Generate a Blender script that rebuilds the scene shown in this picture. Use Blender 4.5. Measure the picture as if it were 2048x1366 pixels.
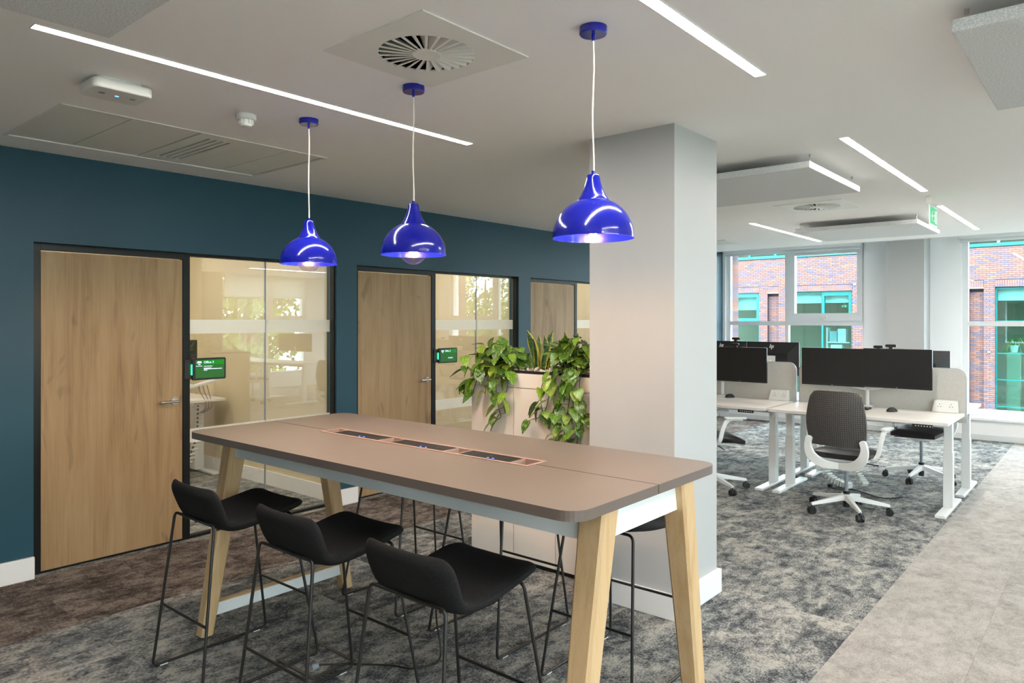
import bpy, bmesh, math, random
from mathutils import Matrix, Vector
random.seed(7)
PI = math.pi
R = math.radians
SC = bpy.context.scene
COL = SC.collection
for o in list(bpy.data.objects):
    bpy.data.objects.remove(o)

# ------------------------------------------------------------------ camera
cam_d = bpy.data.cameras.new('camera')
cam = bpy.data.objects.new('camera', cam_d)
COL.objects.link(cam)
SC.camera = cam
cam_d.sensor_width = 36.0
cam_d.lens = 1435.0 / 2048.0 * 36.0
cam_d.shift_y = -42.0 / 2048.0
cam_d.clip_end = 300
cam.location = (0, 0, 1.6)
cam.rotation_euler = (PI / 2, 0, math.atan(1216.0 / 1435.0))

# ------------------------------------------------------------------ sky, exposure
SKY = 15.0
STRIP = 88.0
BULB = 24.0
SC.view_settings.view_transform = 'Standard'
SC.view_settings.look = 'None'
SC.view_settings.exposure = 0.33
SC.view_settings.gamma = 1.0
SC.view_settings.use_curve_mapping = False
SC.cycles.use_denoising = True
SC.cycles.max_bounces = 10
SC.cycles.diffuse_bounces = 5
SC.cycles.transparent_max_bounces = 16
SC.cycles.sample_clamp_indirect = 12.0
SC.cycles.caustics_reflective = False
SC.cycles.caustics_refractive = False
W = bpy.data.worlds.new('sky')
SC.world = W
W.use_nodes = True
wb = W.node_tree.nodes['Background']
wb.inputs[0].default_value = (0.77, 0.91, 1.0, 1)   # even overcast sky
wb.inputs[1].default_value = SKY

CEIL = 2.655
WL = -5.145        # face of the blue wall
FACE = -5.205      # face of the door frames
WR = 4.9
YB = 11.6          # window wall
YF = -4.0
TABLE = 1.035
DESK = 0.78

# ------------------------------------------------------------------ materials
def lin(r, g, b):
    f = lambda c: (c / 255.0) / 12.92 if c / 255.0 <= 0.04045 else ((c / 255.0 + 0.055) / 1.055) ** 2.4
    return (f(r), f(g), f(b), 1.0)

def mat(name, col, rough=0.5, metal=0.0, spec=0.5, emit=None, es=0.0, coat=0.0):
    m = bpy.data.materials.new(name)
    m.use_nodes = True
    p = m.node_tree.nodes['Principled BSDF']
    p.inputs['Base Color'].default_value = col
    p.inputs['Roughness'].default_value = rough
    p.inputs['Metallic'].default_value = metal
    p.inputs['Specular IOR Level'].default_value = spec
    p.inputs['Coat Weight'].default_value = coat
    if emit:
        p.inputs['Emission Color'].default_value = emit
        p.inputs['Emission Strength'].default_value = es
    return m

class NT:
    """small node helper around one material"""
    def __init__(s, m):
        s.m = m; s.t = m.node_tree; s.p = s.t.nodes['Principled BSDF']
    def n(s, typ, **kw):
        nd = s.t.nodes.new(typ)
        for k, v in kw.items():
            if k.startswith('i_'):
                key = k[2:]
                nd.inputs[int(key) if key.isdigit() else key.replace('_', ' ')].default_value = v
            else:
                setattr(nd, k, v)
        return nd
    def l(s, a, b):
        s.t.links.new(a, b)
    def ramp(s, fac, stops):
        r = s.n('ShaderNodeValToRGB')
        e = r.color_ramp.elements
        while len(e) < len(stops):
            e.new(0.5)
        for i, (pos, c) in enumerate(stops):
            e[i].position = pos; e[i].color = c
        s.l(fac, r.inputs[0])
        return r.outputs[0]
    def mapping(s, src, scale=(1, 1, 1), loc=None):
        mp = s.n('ShaderNodeMapping')
        mp.inputs['Scale'].default_value = scale
        s.l(src, mp.inputs['Vector'])
        if loc is not None:
            s.l(loc, mp.inputs['Location'])
        return mp.outputs[0]
    def noise(s, vec, scale, detail=3, rough=0.55, dist=0.0):
        nz = s.n('ShaderNodeTexNoise')
        nz.inputs['Scale'].default_value = scale
        nz.inputs['Detail'].default_value = detail
        nz.inputs['Roughness'].default_value = rough
        nz.inputs['Distortion'].default_value = dist
        s.l(vec, nz.inputs['Vector'])
        return nz.outputs['Fac']
    def mix(s, fac, a, b, mode='MIX'):
        mx = s.n('ShaderNodeMix', data_type='RGBA', blend_type=mode)
        if isinstance(fac, (int, float)):
            mx.inputs[0].default_value = fac
        else:
            s.l(fac, mx.inputs[0])
        for k, v in ((6, a), (7, b)):
            if isinstance(v, tuple):
                mx.inputs[k].default_value = v
            else:
                s.l(v, mx.inputs[k])
        return mx.outputs[2]
    def math(s, op, a, b=None):
        mt = s.n('ShaderNodeMath', operation=op)
        for k, v in ((0, a), (1, b)):
            if v is None:
                continue
            if isinstance(v, (int, float)):
                mt.inputs[k].default_value = v
            else:
                s.l(v, mt.inputs[k])
        return mt.outputs[0]
    def bump(s, h, strength=0.2, dist=0.01):
        b = s.n('ShaderNodeBump')
        b.inputs['Strength'].default_value = strength
        b.inputs['Distance'].default_value = dist
        s.l(h, b.inputs['Height'])
        s.l(b.outputs[0], s.p.inputs['Normal'])
    def coords(s, which='Object'):
        return s.n('ShaderNodeTexCoord').outputs[which]
    def pos(s):
        return s.n('ShaderNodeNewGeometry').outputs['Position']
    def rnd(s):
        return s.n('ShaderNodeObjectInfo').outputs['Random']

def paint(name, col, rough=0.6, spec=0.3):
    m = mat(name, col, rough, spec=spec)
    t = NT(m)
    t.bump(t.noise(t.pos(), 180, 2), 0.04, 0.003)
    return m

def carpet(name, dark, mid, light, thr=(0.36, 0.5, 0.64)):
    m = mat(name, mid, 0.95, spec=0.08)
    t = NT(m)
    comb = t.n('ShaderNodeCombineXYZ')
    r = t.rnd()
    t.l(t.math('MULTIPLY', r, 37.0), comb.inputs[0])
    t.l(t.math('MULTIPLY', r, 91.0), comb.inputs[1])
    v = t.mapping(t.pos(), (1, 0.62, 1), comb.outputs[0])
    big = t.noise(v, 5.5, 4, 0.62, 0.3)
    med = t.noise(v, 20, 3, 0.7, 0.5)
    fine = t.noise(t.mapping(t.pos(), (1, 0.5, 1)), 130, 2, 0.7)
    wv = t.n('ShaderNodeTexWave', wave_type='BANDS', bands_direction='DIAGONAL')
    wv.inputs['Scale'].default_value = 75
    wv.inputs['Distortion'].default_value = 1.2
    t.l(t.pos(), wv.inputs['Vector'])
    a = t.math('ADD', t.math('MULTIPLY', big, 0.55), t.math('MULTIPLY', med, 0.45))
    b = t.math('ADD', a, t.math('MULTIPLY', t.math('SUBTRACT', fine, 0.5), 0.50))
    c = t.math('ADD', b, t.math('MULTIPLY', t.math('SUBTRACT', wv.outputs['Fac'], 0.5), 0.05))
    d = t.math('ADD', c, t.math('MULTIPLY', t.math('SUBTRACT', r, 0.5), 0.018))
    col = t.ramp(d, [(thr[0], dark), (thr[1], mid), (thr[2], light)])
    t.l(col, t.p.inputs['Base Color'])
    t.bump(t.math('ADD', fine, wv.outputs['Fac']), 0.35, 0.004)
    return m

def wood(name, a, b, c, scale=1.0, rough=0.5, knots=True):
    m = mat(name, b, rough, spec=0.35)
    t = NT(m)
    comb = t.n('ShaderNodeCombineXYZ')
    t.l(t.math('MULTIPLY', t.rnd(), 13.0), comb.inputs[0])
    v = t.mapping(t.coords(), (9 * scale, 9 * scale, 0.65 * scale), comb.outputs[0])
    n1 = t.noise(v, 1.1, 4, 0.6, 0.9)
    n2 = t.noise(t.mapping(t.coords(), (90 * scale, 90 * scale, 2.2 * scale), comb.outputs[0]), 1.6, 2, 0.5)
    f = t.math('ADD', t.math('MULTIPLY', n1, 0.75), t.math('MULTIPLY', n2, 0.25))
    col = t.ramp(f, [(0.27, a), (0.48, b), (0.74, c)])
    if knots:
        k = t.noise(t.mapping(t.coords(), (7, 7, 2.2), comb.outputs[0]), 1.0, 2, 0.5, 1.2)
        km = t.ramp(k, [(0.63, (0, 0, 0, 1)), (0.76, (1, 1, 1, 1))])
        col = t.mix(t.math('MULTIPLY', km, 0.55), col, tuple(x * 0.55 for x in a[:3]) + (1,))
    t.l(col, t.p.inputs['Base Color'])
    t.bump(n2, 0.06, 0.003)
    return m

def speckle(name, a, b, scale=160, rough=0.9, bump=0.25, dist=0.003):
    m = mat(name, a, rough, spec=0.15)
    t = NT(m)
    n = t.noise(t.coords(), scale, 3, 0.75)
    t.l(t.ramp(n, [(0.36, a), (0.64, b)]), t.p.inputs['Base Color'])
    t.bump(n, bump, dist)
    return m

def glass(name, tint=(0.97, 0.99, 0.98, 1), f0=0.045, rough=0.0):
    m = bpy.data.materials.new(name)
    m.use_nodes = True
    t = NT(m)
    nt = m.node_tree
    out = [x for x in nt.nodes if x.type == 'OUTPUT_MATERIAL'][0]
    lw = t.n('ShaderNodeLayerWeight')
    lw.inputs[0].default_value = 0.5
    x5 = t.math('POWER', lw.outputs['Facing'], 5.0)
    fac = t.math('ADD', t.math('MULTIPLY', x5, 1 - f0), f0)
    tr = t.n('ShaderNodeBsdfTransparent'); tr.inputs[0].default_value = tint
    gl = t.n('ShaderNodeBsdfGlossy'); gl.inputs['Roughness'].default_value = rough
    mx = t.n('ShaderNodeMixShader')
    t.l(fac, mx.inputs[0]); t.l(tr.outputs[0], mx.inputs[1]); t.l(gl.outputs[0], mx.inputs[2])
    t.l(mx.outputs[0], out.inputs[0])
    nt.nodes.remove(t.p)
    return m

def film(name, col, amount):
    m = bpy.data.materials.new(name)
    m.use_nodes = True
    t = NT(m)
    out = [x for x in m.node_tree.nodes if x.type == 'OUTPUT_MATERIAL'][0]
    tr = t.n('ShaderNodeBsdfTransparent')
    df = t.n('ShaderNodeBsdfDiffuse'); df.inputs[0].default_value = col
    tl = t.n('ShaderNodeBsdfTranslucent'); tl.inputs[0].default_value = col
    a = t.n('ShaderNodeMixShader'); a.inputs[0].default_value = 0.5
    t.l(df.outputs[0], a.inputs[1]); t.l(tl.outputs[0], a.inputs[2])
    b = t.n('ShaderNodeMixShader'); b.inputs[0].default_value = amount
    t.l(tr.outputs[0], b.inputs[1]); t.l(a.outputs[0], b.inputs[2])
    t.l(b.outputs[0], out.inputs[0])
    m.node_tree.nodes.remove(t.p)
    return m

M = {}
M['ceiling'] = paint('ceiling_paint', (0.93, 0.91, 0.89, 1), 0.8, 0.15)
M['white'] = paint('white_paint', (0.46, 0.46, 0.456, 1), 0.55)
M['white_lit'] = paint('lit_white_paint', (0.86, 0.87, 0.88, 1), 0.55)  # same white paint, lightened to stand in for light on these walls
M['skirt'] = mat('skirting_gloss', (0.82, 0.81, 0.80, 1), 0.32)
M['blue'] = paint('blue_wall_paint', (0.021, 0.070, 0.101, 1), 0.45, 0.30)
M['cream'] = paint('cream_paint', (0.64, 0.54, 0.36, 1), 0.6)
M['carpet_grey'] = carpet('grey_carpet', (0.046, 0.050, 0.058, 1), (0.190, 0.195, 0.192, 1), (0.45, 0.425, 0.38, 1), (0.38, 0.49, 0.61))
M['carpet_brown'] = carpet('brown_carpet', (0.042, 0.032, 0.028, 1), (0.120, 0.096, 0.084, 1), (0.29, 0.245, 0.21, 1), (0.37, 0.48, 0.62))
M['carpet_pale'] = carpet('pale_carpet', (0.23, 0.21, 0.195, 1), (0.345, 0.32, 0.295, 1), (0.44, 0.41, 0.38, 1), (0.30, 0.46, 0.62))
M['oak'] = wood('oak_veneer', (0.195, 0.112, 0.052, 1), (0.335, 0.212, 0.104, 1), (0.42, 0.290, 0.160, 1))
M['ash'] = wood('ash_legs', (0.47, 0.29, 0.135, 1), (0.58, 0.385, 0.20, 1), (0.66, 0.475, 0.28, 1), 2.6, 0.45, False)
M['frame'] = mat('dark_frame', (0.008, 0.010, 0.010, 1), 0.34, spec=0.28)
M['bronze'] = mat('dark_bronze', (0.050, 0.046, 0.040, 1), 0.4)
M['black'] = mat('black_plastic', (0.012, 0.012, 0.013, 1), 0.42)
M['blackmetal'] = mat('black_powder_coat', (0.016, 0.015, 0.014, 1), 0.38)
M['void'] = mat('dark_void', (0.004, 0.004, 0.004, 1), 0.9, spec=0.0)
M['taupe'] = mat('taupe_laminate', (0.166, 0.137, 0.118, 1), 0.38, spec=0.5)
M['taupe_shaded'] = mat('taupe_shaded_sides', (0.145, 0.108, 0.090, 1), 0.45)  # table sides: taupe with their shade put into the colour
M['rose'] = mat('rose_taupe_plastic', (0.345, 0.245, 0.205, 1), 0.45)
M['whitemetal'] = mat('white_powder_coat', (0.78, 0.79, 0.78, 1), 0.36)
M['greymetal'] = mat('grey_white_coat', (0.66, 0.68, 0.68, 1), 0.4)
M['cobalt'] = mat('cobalt_enamel', (0.0025, 0.006, 0.28, 1), 0.15, spec=0.6, coat=0.3)
M['cord'] = mat('cream_cord', (0.78, 0.70, 0.62, 1), 0.6)
M['steel'] = mat('brushed_steel', (0.62, 0.60, 0.57, 1), 0.28, 1.0)
M['glass'] = glass('office_glass', (0.965, 0.985, 0.975, 1), 0.10)
M['window_glass'] = glass('window_glass', (0.96, 0.98, 0.98, 1), 0.03)
M['bulb_glass'] = glass('bulb_glass', (0.97, 0.93, 0.86, 1), 0.10)
M['film'] = film('frosted_film', (0.90, 0.91, 0.86, 1), 0.60)
M['blind'] = film('blind_fabric', (0.80, 0.83, 0.82, 1), 0.97)
M['upvc'] = mat('window_upvc', (0.76, 0.78, 0.79, 1), 0.35)
M['felt'] = speckle('grey_felt', (0.54, 0.55, 0.55, 1), (0.84, 0.85, 0.85, 1), 170)
M['fabric'] = speckle('black_stool_fabric', (0.008, 0.008, 0.009, 1), (0.026, 0.025, 0.025, 1), 420, 0.92, 0.3, 0.002)
M['screenfab'] = speckle('desk_screen_fabric', (0.50, 0.48, 0.44, 1), (0.62, 0.60, 0.56, 1), 220, 0.9)
M['trimgrey'] = mat('grey_trim', (0.24, 0.28, 0.31, 1), 0.4)
M['desk'] = mat('desk_top_white', (0.76, 0.73, 0.69, 1), 0.35)
M['meshback'] = mat('charcoal_mesh', (0.050, 0.046, 0.044, 1), 0.6)
_t = NT(M['meshback'])
_v = _t.n('ShaderNodeTexVoronoi'); _v.inputs['Scale'].default_value = 62; _v.inputs['Randomness'].default_value = 0.15
_t.l(_t.mapping(_t.coords(), (1, 0, 1)), _v.inputs['Vector'])
_t.l(_t.ramp(_v.outputs['Distance'], [(0.22, (0.012, 0.012, 0.012, 1)), (0.34, (0.075, 0.068, 0.064, 1))]), _t.p.inputs['Base Color'])
_t.bump(_v.outputs['Distance'], 0.5, 0.004)
M['seat'] = mat('black_vinyl', (0.014, 0.014, 0.016, 1), 0.33)
M['screen'] = mat('monitor_screen', (0.010, 0.010, 0.011, 1), 0.36)
M['mon'] = mat('monitor_plastic', (0.016, 0.017, 0.019, 1), 0.34)
M['logo'] = mat('silver_logo', (0.85, 0.86, 0.87, 1), 0.4, 0.0)
M['plate'] = mat('diffuser_white', (0.80, 0.79, 0.74, 1), 0.45)
M['acpanel'] = mat('grille_panel', (0.78, 0.78, 0.73, 1), 0.6)
M['plastic'] = mat('white_plastic', (0.74, 0.74, 0.71, 1), 0.38)
M['lit'] = mat('strip_diffuser', (1, 1, 1, 1), 0.5, emit=(1.0, 0.935, 0.865, 1), es=STRIP)
M['filament'] = mat('bulb_filament', (1, 0.8, 0.5, 1), 0.5, emit=(1.0, 0.62, 0.28, 1), es=220)
M['tan_base'] = mat('bulb_base', (0.6, 0.45, 0.2, 1), 0.3, 0.8)
M['led_green'] = mat('green_led', (0.1, 0.8, 0.3, 1), 0.4, emit=(0.02, 1.0, 0.28, 1), es=3.0)
M['led_blue'] = mat('blue_led', (0.1, 0.2, 1, 1), 0.4, emit=(0.05, 0.08, 1.0, 1), es=4.0)
M['led_sky'] = mat('sky_blue_led', (0.1, 0.4, 1, 1), 0.4, emit=(0.08, 0.35, 1.0, 1), es=3.0)
M['scr_green'] = mat('screen_green', (0.01, 0.05, 0.01, 1), 0.2, emit=(0.020, 0.095, 0.022, 1), es=1.0)
M['scr_green_hi'] = mat('screen_green_banner', (0.01, 0.1, 0.01, 1), 0.2, emit=(0.004, 0.170, 0.010, 1), es=1.0)
M['scr_text'] = mat('screen_text', (0.6, 0.7, 0.9, 1), 0.3, emit=(0.62, 0.72, 0.95, 1), es=1.0)
M['sign_green'] = mat('sign_green', (0.01, 0.42, 0.16, 1), 0.4, emit=(0.02, 0.55, 0.24, 1), es=0.45)
M['sign_white'] = mat('sign_white', (0.9, 0.95, 0.92, 1), 0.4, emit=(0.9, 1.0, 0.95, 1), es=0.12)
M['teal'] = mat('teal_frame', (0.0, 0.125, 0.118, 1), 0.4)
M['tealglass'] = glass('building_glass', (0.66, 0.90, 0.88, 1), 0.05)
M['mortar'] = mat('mortar', (0.030, 0.025, 0.038, 1), 0.9)
M['stone'] = mat('pale_stone', (0.15, 0.135, 0.11, 1), 0.8)
M['inside'] = mat('building_inside', (0.26, 0.24, 0.17, 1), 0.8)
M['cable'] = mat('cable_black', (0.012, 0.012, 0.012, 1), 0.45)
M['soil'] = mat('planter_liner', (0.010, 0.010, 0.014, 1), 0.5)
M['pebble'] = speckle('pebble_stone', (0.50, 0.44, 0.36, 1), (0.78, 0.73, 0.66, 1), 30, 0.7, 0.1)
M['planter'] = mat('planter_white', (0.78, 0.72, 0.66, 1), 0.45)
M['stem'] = mat('vine_stem', (0.055, 0.10, 0.018, 1), 0.5)
M['bark'] = mat('tree_bark', (0.08, 0.055, 0.035, 1), 0.9)
M['ground'] = mat('outdoor_ground', (0.16, 0.17, 0.13, 1), 0.9)
M['roof'] = mat('grey_roof', (0.20, 0.19, 0.19, 1), 0.7)

def leaf_mat():
    m = mat('pothos_leaf', (0.06, 0.20, 0.02, 1), 0.33, spec=0.5)
    t = NT(m)
    r = t.rnd()
    base = t.ramp(r, [(0.0, (0.020, 0.080, 0.010, 1)), (0.45, (0.050, 0.150, 0.014, 1)), (0.8, (0.120, 0.265, 0.018, 1)), (1.0, (0.26, 0.38, 0.03, 1))])
    comb = t.n('ShaderNodeCombineXYZ')
    t.l(t.math('MULTIPLY', r, 55.0), comb.inputs[0])
    n = t.noise(t.mapping(t.coords(), (11, 4, 1), comb.outputs[0]), 1.0, 3, 0.6, 0.6)
    fleck = t.ramp(n, [(0.52, (0, 0, 0, 1)), (0.66, (1, 1, 1, 1))])
    col = t.mix(t.math('MULTIPLY', fleck, 0.7), base, (0.52, 0.56, 0.16, 1))
    t.l(col, t.p.inputs['Base Color'])
    t.p.inputs['Subsurface Weight'].default_value = 0.0
    t.p.inputs['Transmission Weight'].default_value = 0.0
    return m
M['leaf'] = leaf_mat()

def snake_mat():
    m = mat('snake_leaf', (0.02, 0.07, 0.03, 1), 0.4)
    t = NT(m)
    uv = t.n('ShaderNodeUVMap')
    sp = t.n('ShaderNodeSeparateXYZ')
    t.l(uv.outputs[0], sp.inputs[0])
    edge = t.math('ABSOLUTE', t.math('SUBTRACT', sp.outputs[0], 0.5))
    n = t.noise(t.mapping(t.coords(), (12, 12, 55)), 1.0, 2, 0.5, 0.8)
    body = t.ramp(n, [(0.42, (0.012, 0.045, 0.020, 1)), (0.60, (0.05, 0.12, 0.035, 1))])
    em = t.ramp(edge, [(0.34, (0, 0, 0, 1)), (0.38, (1, 1, 1, 1))])
    t.l(t.mix(em, body, (0.47, 0.46, 0.06, 1)), t.p.inputs['Base Color'])
    return m
M['snake'] = snake_mat()

def tree_mat():
    m = mat('tree_leaves', (0.10, 0.2, 0.03, 1), 0.6)
    t = NT(m)
    n = t.noise(t.pos(), 1.6, 3, 0.7)
    t.l(t.ramp(n, [(0.32, (0.045, 0.095, 0.012, 1)), (0.5, (0.13, 0.21, 0.035, 1)), (0.68, (0.27, 0.34, 0.075, 1))]), t.p.inputs['Base Color'])
    return m
M['treeleaf'] = tree_mat()

BP, BC = 0.2213, 0.0735      # brick pitch and course
def brick_mat():
    m = mat('brick', (0.4, 0.2, 0.15, 1), 0.85, spec=0.2)
    t = NT(m)
    sp = t.n('ShaderNodeSeparateXYZ')
    t.l(t.pos(), sp.inputs[0])
    row = t.math('FLOOR', t.math('DIVIDE', t.math('ADD', sp.outputs[2], 10.0), BC))
    half = t.math('MULTIPLY', t.math('MODULO', row, 2.0), 0.5)
    cx = t.math('FLOOR', t.math('ADD', t.math('DIVIDE', t.math('ADD', sp.outputs[0], 40.0), BP), half))
    comb = t.n('ShaderNodeCombineXYZ')
    t.l(cx, comb.inputs[0]); t.l(row, comb.inputs[1])
    wn = t.n('ShaderNodeTexWhiteNoise', noise_dimensions='3D')
    t.l(comb.outputs[0], wn.inputs[0])
    col = t.ramp(wn.outputs[0], [(0.0, (0.112, 0.094, 0.122, 1)), (0.28, (0.145, 0.114, 0.138, 1)), (0.45, (0.185, 0.104, 0.094, 1)), (0.75, (0.220, 0.104, 0.080, 1)), (1.0, (0.260, 0.132, 0.096, 1))])
    n = t.noise(t.pos(), 30, 3, 0.7)
    col = t.mix(0.12, col, t.ramp(n, [(0.3, (0.035, 0.028, 0.036, 1)), (0.7, (0.13, 0.11, 0.115, 1))]))
    t.l(col, t.p.inputs['Base Color'])
    return m
M['brick'] = brick_mat()

# ------------------------------------------------------------------ mesh helpers
WORLD = {}
class MB:
    def __init__(s):
        s.v = []; s.f = []; s.uv = None
    def add(s, verts, faces):
        o = len(s.v)
        s.v += [tuple(p) for p in verts]
        s.f += [tuple(i + o for i in f) for f in faces]
        return s
    def box(s, x0, x1, y0, y1, z0, z1, mtx=None):
        p = [(x0, y0, z0), (x1, y0, z0), (x1, y1, z0), (x0, y1, z0), (x0, y0, z1), (x1, y0, z1), (x1, y1, z1), (x0, y1, z1)]
        if mtx is not None:
            p = [mtx @ Vector(q) for q in p]
        return s.add(p, [(0, 3, 2, 1), (4, 5, 6, 7), (0, 1, 5, 4), (1, 2, 6, 5), (2, 3, 7, 6), (3, 0, 4, 7)])
    def hexa(s, bottom, top):
        """eight corners: bottom ring of 4, top ring of 4 (both counter-clockwise from above)"""
        return s.add(list(bottom) + list(top), [(3, 2, 1, 0), (4, 5, 6, 7), (0, 1, 5, 4), (1, 2, 6, 5), (2, 3, 7, 6), (3, 0, 4, 7)])
    def ring(s, c, axis_u, axis_v, r, n):
        return [Vector(c) + axis_u * (math.cos(2 * PI * i / n) * r) + axis_v * (math.sin(2 * PI * i / n) * r) for i in range(n)]
    def tube(s, pts, r, n=8, closed=False):
        pts = [Vector(p) for p in pts]
        m = len(pts)
        rs = r if isinstance(r, (list, tuple)) else [r] * m
        tang = []
        for i in range(m):
            a = pts[(i - 1) % m] if (closed or i > 0) else pts[i]
            b = pts[(i + 1) % m] if (closed or i < m - 1) else pts[i]
            tang.append((b - a).normalized())
        up = Vector((0, 0, 1))
        if abs(tang[0].dot(up)) > 0.9:
            up = Vector((1, 0, 0))
        u = tang[0].cross(up).normalized()
        verts = []
        for i in range(m):
            t = tang[i]
            u = (u - t * u.dot(t)).normalized()
            w = t.cross(u)
            verts += s.ring(pts[i], u, w, rs[i], n)
        faces = []
        last = m if closed else m - 1
        for i in range(last):
            a = i * n; b = ((i + 1) % m) * n
            for k in range(n):
                faces.append((a + k, a + (k + 1) % n, b + (k + 1) % n, b + k))
        if not closed:
            faces.append(tuple(range(n - 1, -1, -1)))
            faces.append(tuple((m - 1) * n + k for k in range(n)))
        return s.add(verts, faces)
    def cyl(s, p0, p1, r0, r1=None, n=16):
        return s.tube([p0, p1], [r0, r0 if r1 is None else r1], n)
    def lathe(s, prof, n=32, c=(0, 0, 0), cap=False):
        verts = []; faces = []
        for (r, z) in prof:
            for k in range(n):
                a = 2 * PI * k / n
                verts.append((c[0] + r * math.cos(a), c[1] + r * math.sin(a), c[2] + z))
        for i in range(len(prof) - 1):
            for k in range(n):
                faces.append((i * n + k, i * n + (k + 1) % n, (i + 1) * n + (k + 1) % n, (i + 1) * n + k))
        if cap:
            faces.append(tuple(range(n - 1, -1, -1)))
            faces.append(tuple((len(prof) - 1) * n + k for k in range(n)))
        return s.add(verts, faces)
    def prism(s, poly, d0, d1, axes='xy'):
        """extrude a 2D polygon (counter-clockwise) from d0 to d1 along the third axis"""
        def P(a, b, d):
            return {'xy': (a, b, d), 'xz': (a, d, b), 'yz': (d, a, b)}[axes]
        n = len(poly)
        verts = [P(a, b, d0) for a, b in poly] + [P(a, b, d1) for a, b in poly]
        faces = [tuple(range(n - 1, -1, -1)), tuple(range(n, 2 * n))]
        faces += [(i, (i + 1) % n, n + (i + 1) % n, n + i) for i in range(n)]
        if axes == 'xz':
            faces = [f[::-1] for f in faces]
        return s.add(verts, faces)
    def xf(s, mtx):
        s.v = [tuple(mtx @ Vector(p)) for p in s.v]
        return s
    def build(s, name, m, parent=None, smooth=None, bevel=0.0, local=False, seg=2, fix=False):
        me = bpy.data.meshes.new(name)
        vs = s.v
        if local:
            org = Vector((0, 0, 0))
        else:
            xs = [p[0] for p in vs]; ys = [p[1] for p in vs]; zs = [p[2] for p in vs]
            org = Vector(((min(xs) + max(xs)) / 2, (min(ys) + max(ys)) / 2, min(zs)))
        me.from_pydata([(p[0] - org.x, p[1] - org.y, p[2] - org.z) for p in vs], [], s.f)
        if s.uv:
            lay = me.uv_layers.new(name='UVMap')
            for lp in me.loops:
                lay.data[lp.index].uv = s.uv[lp.vertex_index]
        if fix:
            bm = bmesh.new(); bm.from_mesh(me)
            bmesh.ops.recalc_face_normals(bm, faces=bm.faces[:])
            bm.to_mesh(me); bm.free()
        me.validate()
        if smooth is not None:
            me.polygons.foreach_set('use_smooth', [True] * len(me.polygons))
            me.set_sharp_from_angle(angle=R(smooth))
        me.update()
        me.materials.append(m)
        o = bpy.data.objects.new(name, me)
        COL.objects.link(o)
        if parent is not None:
            o.parent = parent
            o.location = org - WORLD.get(parent.name, Vector((0, 0, 0))) if not local else (0, 0, 0)
        else:
            o.location = org
        WORLD[o.name] = org.copy()
        if bevel:
            b = o.modifiers.new('edge', 'BEVEL')
            b.width = bevel; b.segments = seg; b.limit_method = 'ANGLE'; b.angle_limit = R(40)
        return o

def rrect(x0, x1, y0, y1, r, n=6, corners=(1, 1, 1, 1)):
    """rounded rectangle polygon, ccw, corners: (x0y0, x1y0, x1y1, x0y1)"""
    out = []
    for (cx, cy, a0, on, px, py) in ((x0 + r, y0 + r, PI, corners[0], x0, y0), (x1 - r, y0 + r, 1.5 * PI, corners[1], x1, y0),
                                     (x1 - r, y1 - r, 0, corners[2], x1, y1), (x0 + r, y1 - r, 0.5 * PI, corners[3], x0, y1)):
        if on:
            out += [(cx + r * math.cos(a0 + k * PI / 2 / n), cy + r * math.sin(a0 + k * PI / 2 / n)) for k in range(n + 1)]
        else:
            out.append((px, py))
    return out

def fillet(pts, r, n=5):
    """round the inner corners of a polyline"""
    pts = [Vector(p) for p in pts]
    out = [pts[0]]
    for i in range(1, len(pts) - 1):
        a, b, c = pts[i - 1], pts[i], pts[i + 1]
        d0 = (a - b).normalized(); d1 = (c - b).normalized()
        k = min(r, (a - b).length * 0.49, (c - b).length * 0.49)
        p0 = b + d0 * k; p1 = b + d1 * k
        for j in range(n + 1):
            t = j / n
            out.append(p0 * (1 - t) ** 2 + b * (2 * t * (1 - t)) + p1 * t ** 2)
    out.append(pts[-1])
    return out

def tag(o, label=None, cat=None, group=None, kind=None):
    if label: o['label'] = label
    if cat: o['category'] = cat
    if group: o['group'] = group
    if kind: o['kind'] = kind
    return o

def thing(name, label, cat, loc=(0, 0, 0), group=None, kind=None, rz=0.0):
    o = bpy.data.objects.new(name, None)
    o.empty_display_size = 0.1
    COL.objects.link(o)
    o.location = loc
    o.rotation_euler = (0, 0, rz)
    WORLD[o.name] = Vector(loc)
    return tag(o, label, cat, group, kind)

def struct(o, label, cat):
    return tag(o, label, cat, kind='structure')

def copy_tree(o, parent=None, label=None, loc=None, rz=None, group=None):
    c = o.copy()
    COL.objects.link(c)
    c.parent = parent
    if label: c['label'] = label
    if group: c['group'] = group
    if loc is not None: c.location = loc
    if rz is not None: c.rotation_euler = (0, 0, rz)
    for ch in list(o.children):
        copy_tree(ch, c)
    return c

def text(name, body, size, m, parent, loc, rot, extrude=0.0004, align='LEFT'):
    cu = bpy.data.curves.new(name, 'FONT')
    cu.body = body; cu.size = size; cu.extrude = extrude; cu.align_x = align
    cu.resolution_u = 3
    tmp = bpy.data.objects.new(name, cu)
    COL.objects.link(tmp)
    me = bpy.data.meshes.new_from_object(tmp.evaluated_get(bpy.context.evaluated_depsgraph_get()))
    bpy.data.objects.remove(tmp)
    me.materials.clear(); me.materials.append(m)
    o = bpy.data.objects.new(name, me)
    COL.objects.link(o)
    o.parent = parent
    o.location = loc
    o.rotation_euler = rot
    return o

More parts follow.
